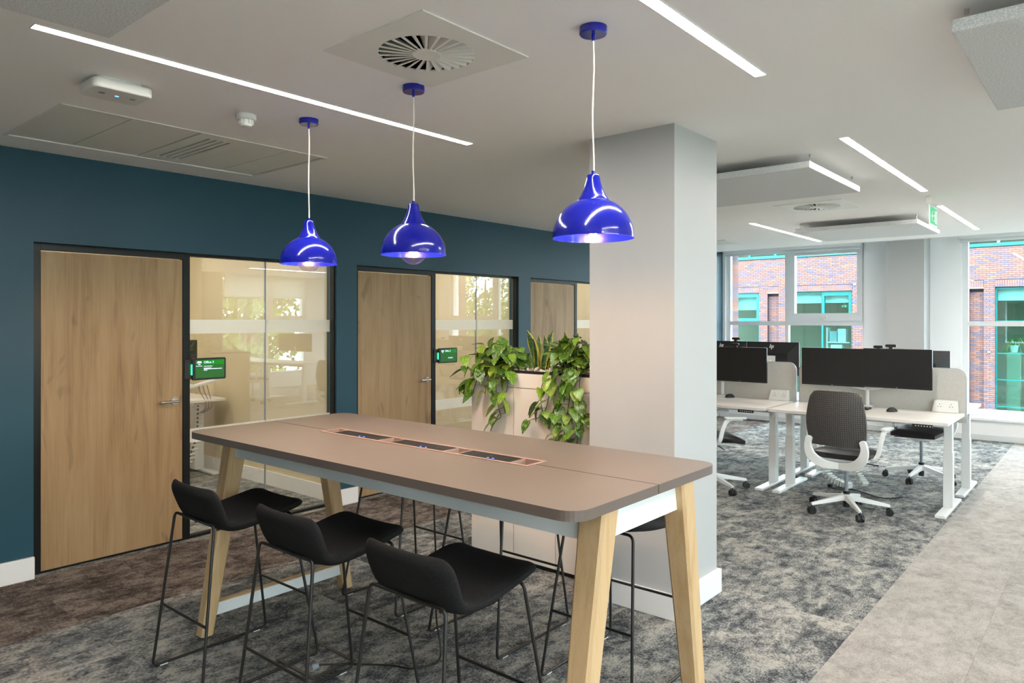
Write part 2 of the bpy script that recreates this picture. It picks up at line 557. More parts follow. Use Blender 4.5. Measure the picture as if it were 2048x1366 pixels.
def slab(name, xs, ys, z0, z1, holes, m):
    """a slab made of grid cells with some left open"""
    b = MB()
    xs = sorted(set(xs)); ys = sorted(set(ys))
    idx = {}
    def V(x, y, z):
        k = (round(x, 5), round(y, 5), round(z, 5))
        if k not in idx:
            idx[k] = len(b.v); b.v.append((x, y, z))
        return idx[k]
    def inside(i, j):
        if i < 0 or j < 0 or i >= len(xs) - 1 or j >= len(ys) - 1: return False
        cx = (xs[i] + xs[i + 1]) / 2; cy = (ys[j] + ys[j + 1]) / 2
        return not any(h[0] < cx < h[1] and h[2] < cy < h[3] for h in holes)
    for i in range(len(xs) - 1):
        for j in range(len(ys) - 1):
            if not inside(i, j): continue
            x0, x1, y0, y1 = xs[i], xs[i + 1], ys[j], ys[j + 1]
            b.f.append((V(x0, y0, z0), V(x0, y1, z0), V(x1, y1, z0), V(x1, y0, z0)))
            b.f.append((V(x0, y0, z1), V(x1, y0, z1), V(x1, y1, z1), V(x0, y1, z1)))
            if not inside(i - 1, j): b.f.append((V(x0, y0, z0), V(x0, y0, z1), V(x0, y1, z1), V(x0, y1, z0)))
            if not inside(i + 1, j): b.f.append((V(x1, y0, z0), V(x1, y1, z0), V(x1, y1, z1), V(x1, y0, z1)))
            if not inside(i, j - 1): b.f.append((V(x0, y0, z0), V(x1, y0, z0), V(x1, y0, z1), V(x0, y0, z1)))
            if not inside(i, j + 1): b.f.append((V(x0, y1, z0), V(x0, y1, z1), V(x1, y1, z1), V(x1, y1, z0)))
    return b.build(name, m)

# ================================================================== THE SETTING
# floor: slab, then carpet tiles laid on it
flo = MB().box(-8.4, 5.2, -4.2, 11.9, -0.25, -0.008).build('floor', M['carpet_grey'])
struct(flo, 'carpet tiled office floor in grey, brown and pale strips', 'floor')
TS = 0.5233
tile_mesh = {}
def tile(x0, x1, y0, y1, m):
    key = (round(x1 - x0, 3), round(y1 - y0, 3), m.name)
    if key not in tile_mesh:
        w, h = (x1 - x0) / 2, (y1 - y0) / 2
        e = 0.0004
        b = MB().hexa([(-w, -h, 0), (w, -h, 0), (w, h, 0), (-w, h, 0)], [(-w + e, -h + e, 0.008), (w - e, -h + e, 0.008), (w - e, h - e, 0.008), (-w + e, h - e, 0.008)])
        o = b.build('carpet_tile', m, local=True)
        tile_mesh[key] = o.data
    else:
        o = bpy.data.objects.new('carpet_tile', tile_mesh[key])
        COL.objects.link(o)
    o.parent = flo
    o.location = Vector(((x0 + x1) / 2, (y0 + y1) / 2, -0.008)) - WORLD['floor']
    return o
Y0T = 0.9
rows = 20
for j in range(rows):
    y0 = Y0T + j * TS
    for i in range(2):
        tile(-5.145 + i * 0.4775, -5.145 + (i + 1) * 0.4775, y0, y0 + TS, M['carpet_brown'])
    for i in range(6):
        tile(-4.19 + i * TS, -4.19 + (i + 1) * TS, y0, y0 + TS, M['carpet_grey'])
    for i in range(4):
        if Y0T + j * TS > 2.6:
            tile(-1.05 + i * TS, -1.05 + (i + 1) * TS, y0, y0 + TS, M['carpet_pale'])
YE = Y0T + rows * TS
rest = MB()
rest.box(-8.35, -5.145, -4, 11.6, -0.008, 0)
rest.box(-1.05 + 4 * TS, 4.9, -4, 11.6, -0.008, 0)
rest.box(-4.19, -1.05, -4, Y0T, -0.008, 0)
rest.box(-4.19, -1.05, YE, 11.6, -0.008, 0)
tag(rest.build('carpet_field', M['carpet_grey'], flo), kind='stuff')
rest = MB(); rest.box(-5.145, -4.19, -4, Y0T, -0.008, 0); rest.box(-5.145, -4.19, YE, 11.6, -0.008, 0)
tag(rest.build('carpet_field', M['carpet_brown'], flo), kind='stuff')
yp = Y0T + 4 * TS
rest = MB(); rest.box(-1.05, -1.05 + 4 * TS, -4, yp, -0.008, 0); rest.box(-1.05, -1.05 + 4 * TS, YE, 11.6, -0.008, 0)
tag(rest.build('carpet_field', M['carpet_pale'], flo), kind='stuff')

# ceiling with openings for the two round diffusers and the long grille
VENTS = [(-2.372, -1.803, 1.660, 2.228), (-2.441, -1.842, 6.585, 7.195)]
GR = (-4.833, -3.920, 1.240, 2.778)
holes = [(v[0] + 0.03, v[1] - 0.03, v[2] + 0.03, v[3] - 0.03) for v in VENTS] + [GR]
xs = [-8.4, 5.2]; ys = [-4.2, 10.45]
for h in holes:
    xs += [h[0], h[1]]; ys += [h[2], h[3]]
cl = slab('ceiling', xs, ys, CEIL, CEIL + 0.3, holes, M['ceiling'])
struct(cl, 'flat pale plaster ceiling', 'ceiling')
hi = MB().box(-8.4, 5.2, 10.449, 11.9, 2.83, 2.955)
struct(hi.build('ceiling_window_pocket', M['ceiling']), 'raised pale ceiling strip along the windows', 'ceiling')
struct(MB().box(-5.1, 4.85, 10.43, 10.452, 2.648, 2.70).build('trim_1', M['skirt']), 'white trim along the ceiling edge before the windows', 'trim')

# blue wall with three openings
OPEN = [(1.478, 3.735), (3.950, 6.190), (6.402, 8.66)]
HEAD = 2.09
b = MB()
last = YF
XB = WL - 0.14
for (a, c) in OPEN:
    b.box(XB, WL, last, a, 0, CEIL)
    b.box(XB, WL, a, c, HEAD, CEIL)
    last = c
b.box(XB, WL, last, YB, 0, CEIL + 0.2)
struct(b.build('wall_left', M['blue']), 'dark teal blue painted wall with three glazed door openings', 'wall')
b = MB(); last = YF
for i, (a, c) in enumerate(OPEN + [(YB, YB)]):
    s_ = MB().box(WL - 0.001, WL + 0.024, last, a, 0, 0.137).build('baseboard_left', M['skirt'], bevel=0.003)
    struct(s_, ['white baseboard at the foot of the blue wall before the first oak door', 'short white baseboard on the blue pier between first and second door',
                'short white baseboard on the blue pier behind the planter', 'white baseboard along the blue wall beyond the third door'][i], 'baseboard')
    last = c

# other walls of the room
def wall_box(name, parts, m, label):
    q = MB()
    for p in parts: q.box(*p)
    return struct(q.build(name, m), label, 'wall')

BACKW = [(-5.10, -2.923), (-1.674, 1.25), (2.45, 4.7)]   # windows in the far wall; the last one is added for light
parts = []
last = -8.4
for (a, c) in BACKW:
    parts.append((last, a, YB, YB + 0.3, 0, 2.95))
    parts.append((a, c, YB, YB + 0.3, 0, 0.30))
    parts.append((a, c, YB, YB + 0.3, 2.78, 2.95))
    last = c
parts.append((last, 5.2, YB, YB + 0.3, 0, 2.95))
wall_box('wall_back', parts, M['white_lit'], 'white window wall at the far end of the office')
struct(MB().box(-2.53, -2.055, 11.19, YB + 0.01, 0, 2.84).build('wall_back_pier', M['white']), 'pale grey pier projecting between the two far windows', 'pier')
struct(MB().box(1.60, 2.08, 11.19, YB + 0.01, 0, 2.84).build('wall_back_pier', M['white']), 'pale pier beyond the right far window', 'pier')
RIGHTW = [(-3.5, -0.9), (-0.6, 2.0), (2.4, 4.9), (8.05, 10.25)]  # the window level with the viewer is added for daylight
parts = []
last = YF - 0.2
for (a, c) in RIGHTW:
    parts.append((WR, WR + 0.3, last, a, 0, 2.95))
    parts.append((WR, WR + 0.3, a, c, 0, 0.30))
    parts.append((WR, WR + 0.3, a, c, 2.72, 2.95))
    last = c
parts.append((WR, WR + 0.3, last, YB + 0.3, 0, 2.95))
wall_box('wall_right', parts, M['white_lit'], 'white side wall with windows, seen only as a reflection in the office glass')
wall_box('wall_right_added', [(WR - 0.35, WR + 0.01, 5.2, 7.9, 0, 2.84)], M['blue'], 'dark teal wall section added opposite the offices to darken their reflections, outside the frame')  # added block, darkens what the first office glass reflects
wall_box('wall_front', [(-8.4, 5.2, YF - 0.2, YF, 0, 2.95)], M['white'], 'white wall behind the viewer')

# boxed-in heating along the far windows
bx = thing('trim_2', None, None, (0, 11.5, 0))
struct(bx, 'white boxed heating casing and sill under the far windows', 'heater casing')
MB().box(-5.1, 4.88, 11.395, YB + 0.002, 0, 0.262).build('casing', M['skirt'], bx, bevel=0.004)
MB().box(-5.1, 4.88, 11.36, YB + 0.12, 0.262, 0.298).build('sill', M['upvc'], bx, bevel=0.006)
MB().box(-5.1, 4.88, 11.383, 11.396, 0.0, 0.075).build('plinth', M['greymetal'], bx, bevel=0.003)

# column
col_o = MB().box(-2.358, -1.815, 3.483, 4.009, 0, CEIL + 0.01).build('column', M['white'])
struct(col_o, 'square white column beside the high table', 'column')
cb = MB().box(-2.381, -1.792, 3.460, 4.032, 0, 0.137)
struct(cb.build('baseboard_column', M['skirt'], bevel=0.004), 'white baseboard around the square column', 'baseboard')

# offices behind the blue wall
struct(MB().box(-8.4, -8.1, -4, 11.6, 0, CEIL).build('wall_office_back', M['cream']), 'cream back wall of the small offices', 'wall')
for k, y in enumerate((0.9, 3.80, 6.255, 8.75)):
    struct(MB().box(-8.1, XB, y, y + 0.11, 0, CEIL).build('wall_office_partition', M['cream']),
           ['cream partition at the near end of the first office', 'cream partition wall seen through the first office glass',
            'cream partition wall seen through the second office glass', 'cream partition at the far end of the third office'][k], 'wall')
    struct(MB().box(-8.1, XB, y - 0.016, y + 0.001, 0, 0.137).build('baseboard_office', M['skirt'], bevel=0.003),
           ['white baseboard at the near end of the first office', 'white baseboard inside the first office',
            'white baseboard inside the second office', 'white baseboard inside the third office'][k], 'baseboard')

# glazed door fronts ------------------------------------------------
ORD = ['first', 'second', 'third']
DOORS = [(1.533, 2.437, 2.488, 3.109), (4.010, 4.909, 4.964, 5.576), (6.473, 7.352, 7.405, 8.02)]
for i, (a, c) in enumerate(OPEN):
    d0, d1, g0, gs = DOORS[i]
    # door set
    d = thing('door_%d' % (i + 1), None, None, (FACE, (d0 + d1) / 2, 0))
    struct(d, ['light oak door with steel lever nearest the viewer', 'light oak door with steel lever behind the high table',
               'light oak door half hidden behind the planter and column'][i], 'door')
    MB().box(FACE - 0.042, FACE - 0.004, d0 + 0.003, d1 - 0.003, 0.012, 2.040).build('door_leaf', M['oak'], d, bevel=0.0015)
    fr = MB()
    fr.box(WL - 0.10, FACE + 0.001, a, d0, 0, HEAD)
    fr.box(FACE - 0.05, FACE + 0.001, d1, g0, 0, HEAD)
    fr.box(FACE - 0.05, FACE + 0.001, d0, d1, 2.046, HEAD)
    fr.build('door_frame', M['frame'], d, bevel=0.0015)
    MB().box(FACE - 0.05, FACE - 0.002, d0, d1, 0.0, 0.012).build('threshold', M['frame'], d)
    hy = d1 - 0.060
    h = MB()
    h.cyl((FACE - 0.005, hy, 1.020), (FACE + 0.006, hy, 1.020), 0.027, n=24)
    rose = h.build('handle_rose', M['steel'], d, smooth=40)
    h = MB()
    h.tube(fillet([(FACE + 0.004, hy, 1.020), (FACE + 0.055, hy, 1.020), (FACE + 0.055, hy - 0.125, 1.020)], 0.014), 0.0098, 12)
    h.build('lever', M['steel'], rose, smooth=40)
    # glazed screen
    w = thing('window_%d' % (i + 1), None, None, (FACE, (g0 + c) / 2, 0))
    struct(w, ['full height glazed screen of the first office with frosted band', 'full height glazed screen of the second office behind the planter',
               'glazed screen of the third office half hidden by the column'][i], 'glass screen')
    fr = MB()
    fr.box(FACE - 0.05, FACE, g0, c, 2.070, HEAD)
    fr.box(FACE - 0.05, FACE, g0, c, 0.0, 0.022)
    fr.box(FACE - 0.018, WL - 0.022, c - 0.012, c, 0, HEAD)
    fr.build('screen_frame', M['frame'], w)
    for (p0, p1) in ((g0 + 0.001, gs - 0.0025), (gs + 0.0025, c - 0.013)):
        pn = MB().box(FACE - 0.031, FACE - 0.019, p0, p1, 0.022, 2.070).build('pane', M['glass'], w)
        MB().box(FACE - 0.0188, FACE - 0.0183, p0, p1, 1.503, 1.606).build('frosted_band', M['film'], pn)
        MB().box(FACE - 0.0188, FACE - 0.0183, p0, p1, 0.700, 0.803).build('frosted_band', M['film'], pn)
    MB().box(FACE - 0.0335, FACE - 0.0165, gs - 0.003, gs + 0.003, 0.022, 2.070).build('joint_strip', M['trimgrey'], w)

# framed windows ----------------------------------------------------
def window(name, label, axis, plane, u0, u1, z0, z1, split, casement_right, blind_z=None, blind_cat=None, out=1):
    """upvc window: fixed light, opening casement, two lower panes. axis 'x': runs along x in a wall facing -y."""
    def BX(q, a0, a1, d0, d1, c0, c1):
        if axis == 'x': q.box(a0, a1, plane + d0, plane + d1, c0, c1)
        else: q.box(plane + d0, plane + d1, a0, a1, c0, c1)
    loc = ((u0 + u1) / 2, plane, z0) if axis == 'x' else (plane, (u0 + u1) / 2, z0)
    w = thing(name, None, None, loc)
    struct(w, label, 'window')
    fw = 0.072
    q = MB()
    BX(q, u0, u0 + fw, 0.05, 0.13, z0, z1); BX(q, u1 - 0.03, u1, 0.05, 0.13, z0, z1)
    BX(q, u0 + fw, u1 - 0.03, 0.05, 0.13, z0, z0 + 0.082); BX(q, u0 + fw, u1 - 0.03, 0.05, 0.13, z1 - 0.06, z1)
    q.build('outer_frame', M['upvc'], w)
    q = MB(); BX(q, split - 0.027, split + 0.027, 0.048, 0.128, z0 + 0.082, z1 - 0.06); q.build('mullion', M['upvc'], w)
    tz0, tz1 = 1.523, 1.588
    q = MB(); BX(q, u0 + fw, u1 - 0.03, 0.044, 0.126, tz0, tz1); q.build('transom', M['upvc'], w)
    # casement sash
    s0, s1 = (split + 0.027, u1 - 0.03) if casement_right else (u0 + fw, split - 0.027)
    q = MB()
    k = 0.105
    BX(q, s0, s0 + k, 0.02, 0.12, tz1, z1 - 0.06); BX(q, s1 - k + 0.03, s1, 0.02, 0.12, tz1, z1 - 0.06)
    BX(q, s0 + k, s1 - k + 0.03, 0.02, 0.12, tz1, tz1 + 0.125); BX(q, s0 + k, s1 - k + 0.03, 0.02, 0.12, z1 - 0.15, z1 - 0.06)
    sash = q.build('sash', M['upvc'], w)
    q = MB(); mid = (s0 + s1) / 2
    BX(q, mid - 0.05, mid + 0.05, -0.01, 0.02, tz1 + 0.055, tz1 + 0.085)
    BX(q, mid - 0.02, mid + 0.02, -0.02, 0.02, tz1 + 0.03, tz1 + 0.055)
    q.build('window_handle', M['plastic'], sash, bevel=0.004)
    q = MB(); BX(q, s0 + k, s1 - k + 0.03, 0.07, 0.08, tz1 + 0.125, z1 - 0.15); q.build('pane', M['window_glass'], sash)
    f0, f1 = (u0 + fw, split - 0.027) if casement_right else (split + 0.027, u1 - 0.03)
    q = MB(); BX(q, f0, f1, 0.08, 0.09, tz1, z1 - 0.06); q.build('pane', M['window_glass'], w)
    q = MB(); BX(q, u0 + fw, split - 0.027, 0.08, 0.09, z0 + 0.08, tz0); q.build('pane', M['window_glass'], w)
    q = MB(); BX(q, split + 0.027, u1 - 0.03, 0.08, 0.09, z0 + 0.08, tz0); q.build('pane', M['window_glass'], w)
    return w

window('window_4', 'tall white framed window with opening casement behind the left desks', 'x', YB, -5.10, -2.923, 0.30, 2.78, -4.085, True)
window('window_5', 'tall white framed window at the right end of the far wall', 'x', YB, -1.674, 1.25, 0.30, 2.78, -0.18, True)
window('window_6', 'white framed window added at the far corner for light, outside the frame', 'x', YB, 2.45, 4.7, 0.30, 2.78, 3.6, True)
for k, (a, c) in enumerate(RIGHTW):
    window('window_%d' % (7 + k), ['white framed side window farthest behind the viewer', 'white framed side window added level with the viewer for more daylight', 'white framed side window across from the high table',
           'white framed side window with lowered blind, reflected in the first office glass'][k], 'y', WR, a, c, 0.30, 2.72, a + (c - a) * 0.53, True)

# roller blinds
def blind(label, x0, x1, y, ztop, zlow, axis='x'):
    t = thing('roller_blind', label, 'blind', ((x0 + x1) / 2, y, ztop) if axis == 'x' else (y, (x0 + x1) / 2, ztop))
    def BX(q, a0, a1, d0, d1, c0, c1):
        if axis == 'x': q.box(a0, a1, d0, d1, c0, c1)
        else: q.box(d0, d1, a0, a1, c0, c1)
    q = MB(); BX(q, x0, x1, y - 0.045, y + 0.045, ztop - 0.085, ztop); q.build('cassette', M['upvc'], t, bevel=0.01)
    q = MB(); BX(q, x0 + 0.02, x1 - 0.02, y - 0.002, y + 0.002, zlow, ztop - 0.08); q.build('blind_fabric', M['blind'], t)
    q = MB(); BX(q, x0 + 0.02, x1 - 0.02, y - 0.010, y + 0.010, zlow - 0.03, zlow); q.build('bottom_bar', M['upvc'], t, bevel=0.004)
    for sx in (x0 + 0.004, x1 - 0.004):
        q = MB()
        BX(q, sx - 0.004, sx + 0.004, y - 0.05, y + 0.05, ztop - 0.09, ztop + 0.01)
        q.build('bracket', M['greymetal'], t)
    return t
blind('white roller blind wound up above the left far window', -5.08, -2.93, 11.53, 2.80, 2.70)
blind('white roller blind wound up above the right far window', -1.70, 1.22, 11.53, 2.80, 2.70)
blind('white roller blind half lowered, reflected in the first office glass', 8.08, 10.2, WR - 0.05, 2.70, 2.155, 'y')

# ================================================================== CEILING FITTINGS
def strip(label, x, y0, y1, group):
    t = thing('linear_ceiling_light', label, 'light', (x, (y0 + y1) / 2, CEIL), group)
    w = 0.0235
    q = MB()
    q.box(x - w - 0.004, x - w, y0 - 0.004, y1 + 0.004, CEIL - 0.003, CEIL + 0.001); q.box(x + w, x + w + 0.004, y0 - 0.004, y1 + 0.004, CEIL - 0.003, CEIL + 0.001)
    q.box(x - w, x + w, y0 - 0.004, y0, CEIL - 0.003, CEIL + 0.001); q.box(x - w, x + w, y1, y1 + 0.004, CEIL - 0.003, CEIL + 0.001)
    q.build('trim', M['skirt'], t)
    MB().box(x - w, x + w, y0, y1, CEIL - 0.002, CEIL + 0.001).build('light_diffuser', M['lit'], t)
    return t
G = 'linear lights let into the ceiling'
strip('long recessed linear light over the blue wall walkway, above the access point', -2.965, 0.850, 3.106, G)
strip('recessed linear light ending in front of the white column', -1.180, 0.80, 3.045, G)
strip('recessed linear light between the column and the exit sign', -1.215, 4.39, 6.622, G)
strip('recessed linear light just beyond the exit sign', -1.262, 7.563, 9.80, G)
strip('far recessed linear light beside the farthest felt panel', -3.048, 7.605, 9.925, G)
for (x, y0, y1, s_) in ((0.62, -2.6, -0.4, 'behind the viewer'), (0.62, 0.85, 3.1, 'over the pale walkway beside the viewer'), (0.62, 7.6, 9.85, 'over the far end of the pale walkway'),
                        (2.9, 0.85, 3.1, 'over the near side bay'), (2.9, 4.39, 6.62, 'over the middle side bay'), (2.9, 7.6, 9.85, 'over the far side bay')):
    strip('recessed linear light %s, outside the frame' % s_, x, y0, y1, G)
for k, y in enumerate((2.4, 5.0, 7.5)):  # strips added to brighten the rooms behind the glass
    for x, w_ in ((-6.0, 'nearest its glass'), (-7.4, 'by the back wall')):
        strip('recessed linear light added to brighten the %s small office, %s' % (ORD[k], w_), x, y - 0.85, y + 0.85, G)

def vent(label, r, nb):
    x0, x1, y0, y1 = r
    cx, cy = (x0 + x1) / 2, (y0 + y1) / 2
    hs = (x1 - x0) / 2
    t = thing('swirl_diffuser', label, 'air vent', (cx, cy, CEIL), 'square swirl air diffusers')
    Ro, Ri = hs * 0.665, hs * 0.195
    n = 96
    q = MB()
    zt, zb = CEIL + 0.001, CEIL - 0.005
    def sq(a):
        c_, s_ = math.cos(a), math.sin(a)
        k = hs / max(abs(c_), abs(s_))
        return (cx + c_ * k, cy + s_ * k)
    for z in (zb, zt):
        for i in range(n):
            a = 2 * PI * i / n
            q.v.append(sq(a) + (z,)); q.v.append((cx + Ro * math.cos(a), cy + Ro * math.sin(a), z))
    for i in range(n):
        j = (i + 1) % n
        a, b_, c_, d_ = 2 * i, 2 * i + 1, 2 * j + 1, 2 * j
        o_ = 2 * n
        q.f += [(a, b_, c_, d_), (a + o_, d_ + o_, c_ + o_, b_ + o_), (a, d_, d_ + o_, a + o_), (b_, b_ + o_, c_ + o_, c_)]
    q.build('face_plate', M['plate'], t)
    # dark plenum
    q = MB(); m = 0.02
    q.box(x0 + m, x1 - m, y0 + m, y1 - m, CEIL + 0.22, CEIL + 0.225)
    q.box(x0 + 0.031, x0 + 0.036, y0 + 0.031, y1 - 0.031, CEIL + 0.0, CEIL + 0.22); q.box(x1 - 0.036, x1 - 0.031, y0 + 0.031, y1 - 0.031, CEIL + 0.0, CEIL + 0.22)
    q.box(x0 + 0.031, x1 - 0.031, y0 + 0.031, y0 + 0.036, CEIL + 0.0, CEIL + 0.22); q.box(x0 + 0.031, x1 - 0.031, y1 - 0.036, y1 - 0.031, CEIL + 0.0, CEIL + 0.22)
    q.build('plenum', M['void'], t)
    q = MB().lathe([(0.0005, 0.006), (Ri, 0.006), (Ri + 0.004, 0.002), (Ri, -0.003), (0.0005, -0.003)], 40, (cx, cy, CEIL - 0.006))
    hub = q.build('hub', M['plate'], t, smooth=30)
    MB().lathe([(0.006, 0.0), (0.006, -0.002), (0.0005, -0.003)], 12, (cx, cy, CEIL - 0.009)).build('screw', M['skirt'], hub, smooth=40)
    first = None
    for i in range(nb):
        a = 2 * PI * i / nb
        if first is None:
            w0, w1 = 2 * PI * Ri / nb * 0.80, 2 * PI * Ro / nb * 0.80
            th = 0.0012
            def blade(rr, w, dz):
                ct = math.cos(R(48)); st = math.sin(R(48))
                return [(rr, -w * 0.36 * 0 - 0.0, 0), (rr, w * ct, w * st + dz)]
            q = MB()
            # a flat rib in the face plane and a slanted vane rising behind it
            lip0, lip1 = 2 * PI * Ri / nb * 0.42, 2 * PI * Ro / nb * 0.26
            q.hexa([(Ri, -lip0, -0.004), (Ro + 0.002, -lip1, -0.004), (Ro + 0.002, 0, -0.004), (Ri, 0, -0.004)], [(Ri, -lip0, -0.002), (Ro + 0.002, -lip1, -0.002), (Ro + 0.002, 0, -0.002), (Ri, 0, -0.002)])
            v0, v1 = 2 * PI * Ri / nb * 0.95, 2 * PI * Ro / nb * 0.95
            q.hexa([(Ri, -lip0 - 0.001, -0.003), (Ro, -lip1 - 0.001, -0.003), (Ro, -lip1 + 0.001, -0.004), (Ri, -lip0 + 0.001, -0.004)],
                   [(Ri, -v0 - 0.002, v0 * 0.9), (Ro, -v1 - 0.002, v1 * 0.85), (Ro, -v1, v1 * 0.85), (Ri, -v0, v0 * 0.9)])
            first = q.build('vane', M['plate'], t, local=True)
            o = first
        else:
            o = first.copy(); COL.objects.link(o)
        o.parent = t
        o.location = (0, 0, -0.004)
        o.rotation_euler = (0, 0, a)
    return t
vent('square swirl air diffuser in the ceiling above the pendant lamps', VENTS[0], 26)
vent('square swirl air diffuser beyond the column between two felt panels', VENTS[1], 26)

# long air grille of five panels
t = thing('ceiling_air_grille', 'long five-panel air grille with four slots, next to the blue wall', 'air grille', ((GR[0] + GR[1]) / 2, (GR[2] + GR[3]) / 2, CEIL))
q = MB(); e = 0.016
q.box(GR[0], GR[1], GR[2], GR[2] + e, CEIL - 0.004, CEIL + 0.05); q.box(GR[0], GR[1], GR[3] - e, GR[3], CEIL - 0.004, CEIL + 0.05)
q.box(GR[0], GR[0] + e, GR[2] + e, GR[3] - e, CEIL - 0.004, CEIL + 0.05); q.box(GR[1] - e, GR[1], GR[2] + e, GR[3] - e, CEIL - 0.004, CEIL + 0.05)
q.build('grille_frame', M['plate'], t)
MB().box(GR[0], GR[1], GR[2], GR[3], CEIL + 0.052, CEIL + 0.06).build('backing', M['void'], t)
pd = [GR[2] + e + 0.004, 1.585, 1.955, 2.245, 2.520, GR[3] - e - 0.004]
for i in range(5):
    a, c = pd[i] + 0.003, pd[i + 1] - 0.003
    q = MB()
    xa, xb = GR[0] + e + 0.004, GR[1] - e - 0.004
    if i != 2:
        q.box(xa, xb, a, c, CEIL + 0.003, CEIL + 0.012)
    else:
        sl0, sl1 = xa + 0.10, xb - 0.10
        q.box(xa, sl0, a, c, CEIL + 0.000, CEIL + 0.012); q.box(sl1, xb, a, c, CEIL + 0.000, CEIL + 0.012)
        ys_ = [a, a + 0.080, a + 0.096, a + 0.121, a + 0.137, a + 0.162, a + 0.178, a + 0.203, a + 0.219, c]
        for k in range(0, 10, 2):
            q.box(sl0, sl1, ys_[k], ys_[k + 1], CEIL + 0.000, CEIL + 0.012)
    q.build('slotted_panel' if i == 2 else 'filter_panel', M['plate'] if i == 2 else M['acpanel'], t)
# a further grille close to the far windows
t = thing('ceiling_air_grille', 'small pale air grille in the ceiling near the far window, beside the column edge', 'air grille', (-4.3, 9.3, CEIL))
MB().box(-4.75, -3.93, 8.95, 9.47, CEIL - 0.006, CEIL + 0.001).build('grille_frame', M['plate'], t, bevel=0.002)
MB().box(-4.72, -3.96, 8.98, 9.44, CEIL - 0.008, CEIL - 0.005).build('filter_panel', M['acpanel'], t)

def felt_panel(label, x0, x1, y0, y1):
    zb, zt = 2.553, 2.597
    t = thing('acoustic_panel', label, 'acoustic panel', ((x0 + x1) / 2, (y0 + y1) / 2, zb), 'suspended grey felt panels')
    MB().box(x0, x1, y0, y1, zb, zt).build('felt_board', M['felt'], t, bevel=0.006)
    for (hx, hy) in ((x0 + 0.03, y0 + 0.1), (x1 - 0.03, y0 + 0.1), (x0 + 0.03, y1 - 0.1), (x1 - 0.03, y1 - 0.1)):
        q = MB()
        q.cyl((hx, hy, zt - 0.002), (hx, hy, CEIL + 0.002), 0.0022, n=8)
        q.cyl((hx, hy, CEIL - 0.016), (hx, hy, CEIL + 0.001), 0.008, n=12)
        q.cyl((hx, hy, zt - 0.002), (hx, hy, zt + 0.012), 0.006, n=12)
        q.build('hanger', M['steel'], t, smooth=40)
    return t
felt_panel('grey felt ceiling panel cut by the top corner above the long linear light', -2.61, -1.44, -0.20, 0.975)
felt_panel('grey felt ceiling panel cut by the top edge over the pale walkway', -0.427, 0.75, 2.752, 3.915)
felt_panel('grey felt ceiling panel hanging just behind the white column', -2.65, -1.472, 4.605, 5.735)
felt_panel('farthest grey felt ceiling panel next to the exit sign', -2.70, -1.512, 7.94, 9.06)

# access point
t = thing('wireless_access_point', 'white boxy wireless access point with a blue status light on the ceiling', 'access point', (-3.42, 1.31, CEIL - 0.06))
q = MB(); q.prism(rrect(-3.528, -3.330, 1.180, 1.428, 0.03), CEIL - 0.052, CEIL - 0.008)
q.build('housing', M['plastic'], t, smooth=30, bevel=0.008, seg=3)
MB().prism(rrect(-3.500, -3.338, 1.196, 1.385, 0.025), CEIL - 0.010, CEIL + 0.001).build('mounting_plate', M['plastic'], t)
MB().prism(rrect(-3.428, -3.420, 1.298, 1.314, 0.0039), CEIL - 0.0535, CEIL - 0.051).build('status_light', M['led_sky'], t)
MB().box(-3.425, -3.405, 1.230, 1.252, CEIL - 0.0535, CEIL - 0.051).build('print_mark', M['trimgrey'], t)
MB().box(-3.430, -3.410, 1.362, 1.382, CEIL - 0.0535, CEIL - 0.051).build('print_mark', M['trimgrey'], t)

# smoke detector
cx, cy = -3.427, 1.930
t = thing('smoke_detector', 'round white smoke detector on the ceiling beside the linear light', 'smoke detector', (cx, cy, CEIL - 0.05))
MB().lathe([(0.0005, 0.001), (0.050, 0.001), (0.050, -0.022), (0.046, -0.026), (0.0005, -0.026)], 40, (cx, cy, CEIL)).build('base_ring', M['plastic'], t, smooth=30, fix=True)
body = MB().lathe([(0.030, -0.024), (0.030, -0.044), (0.026, -0.056), (0.018, -0.060), (0.0005, -0.061)], 32, (cx, cy, CEIL)).build('sensor_body', M['plastic'], t, smooth=30, fix=True)
for k in range(10):
    a = 2 * PI * k / 10
    mt = Matrix.Translation((cx, cy, CEIL)) @ Matrix.Rotation(a, 4, 'Z')
    MB().box(0.026, 0.036, -0.0035, 0.0035, -0.048, -0.025, mt).build('rib', M['plastic'], t)

# exit sign
t = thing('exit_sign', 'hanging green exit sign with white arrow and running figure', 'exit sign', (-1.239, 7.11, 2.42))
MB().prism([(6.932, CEIL), (6.940, 2.600), (6.952, 2.590), (6.978, 2.590), (6.990, 2.600), (6.998, CEIL)][::-1], -1.262, -1.216, 'yz').build('hanger_bracket', M['plate'], t, bevel=0.003, fix=True)
MB().box(-1.250, -1.228, 6.955, 7.30, 2.575, 2.600).build('lamp_bar', M['plastic'], t, bevel=0.003)
MB().box(-1.243, -1.235, 6.965, 7.285, 2.415, 2.577).build('clear_plate', M['sign_white'], t)
MB().box(-1.2349, -1.2335, 6.972, 7.262, 2.432, 2.575).build('green_panel', M['sign_green'], t)
def flat(polys, x, name, m, parent):
    q = MB()
    for p in polys:
        q.prism(p, x, x + 0.0008, 'yz')
    return q.build(name, m, parent, fix=True)
flat([[(7.022, 2.503), (7.062, 2.545), (7.078, 2.545), (7.050, 2.512), (7.105, 2.512), (7.105, 2.494), (7.050, 2.494), (7.078, 2.461), (7.062, 2.461)]], -1.2335, 'arrow', M['sign_white'], t)
flat([rrect(7.190, 7.248, 2.445, 2.562, 0.003)], -1.2335, 'doorway_symbol', M['sign_white'], t)
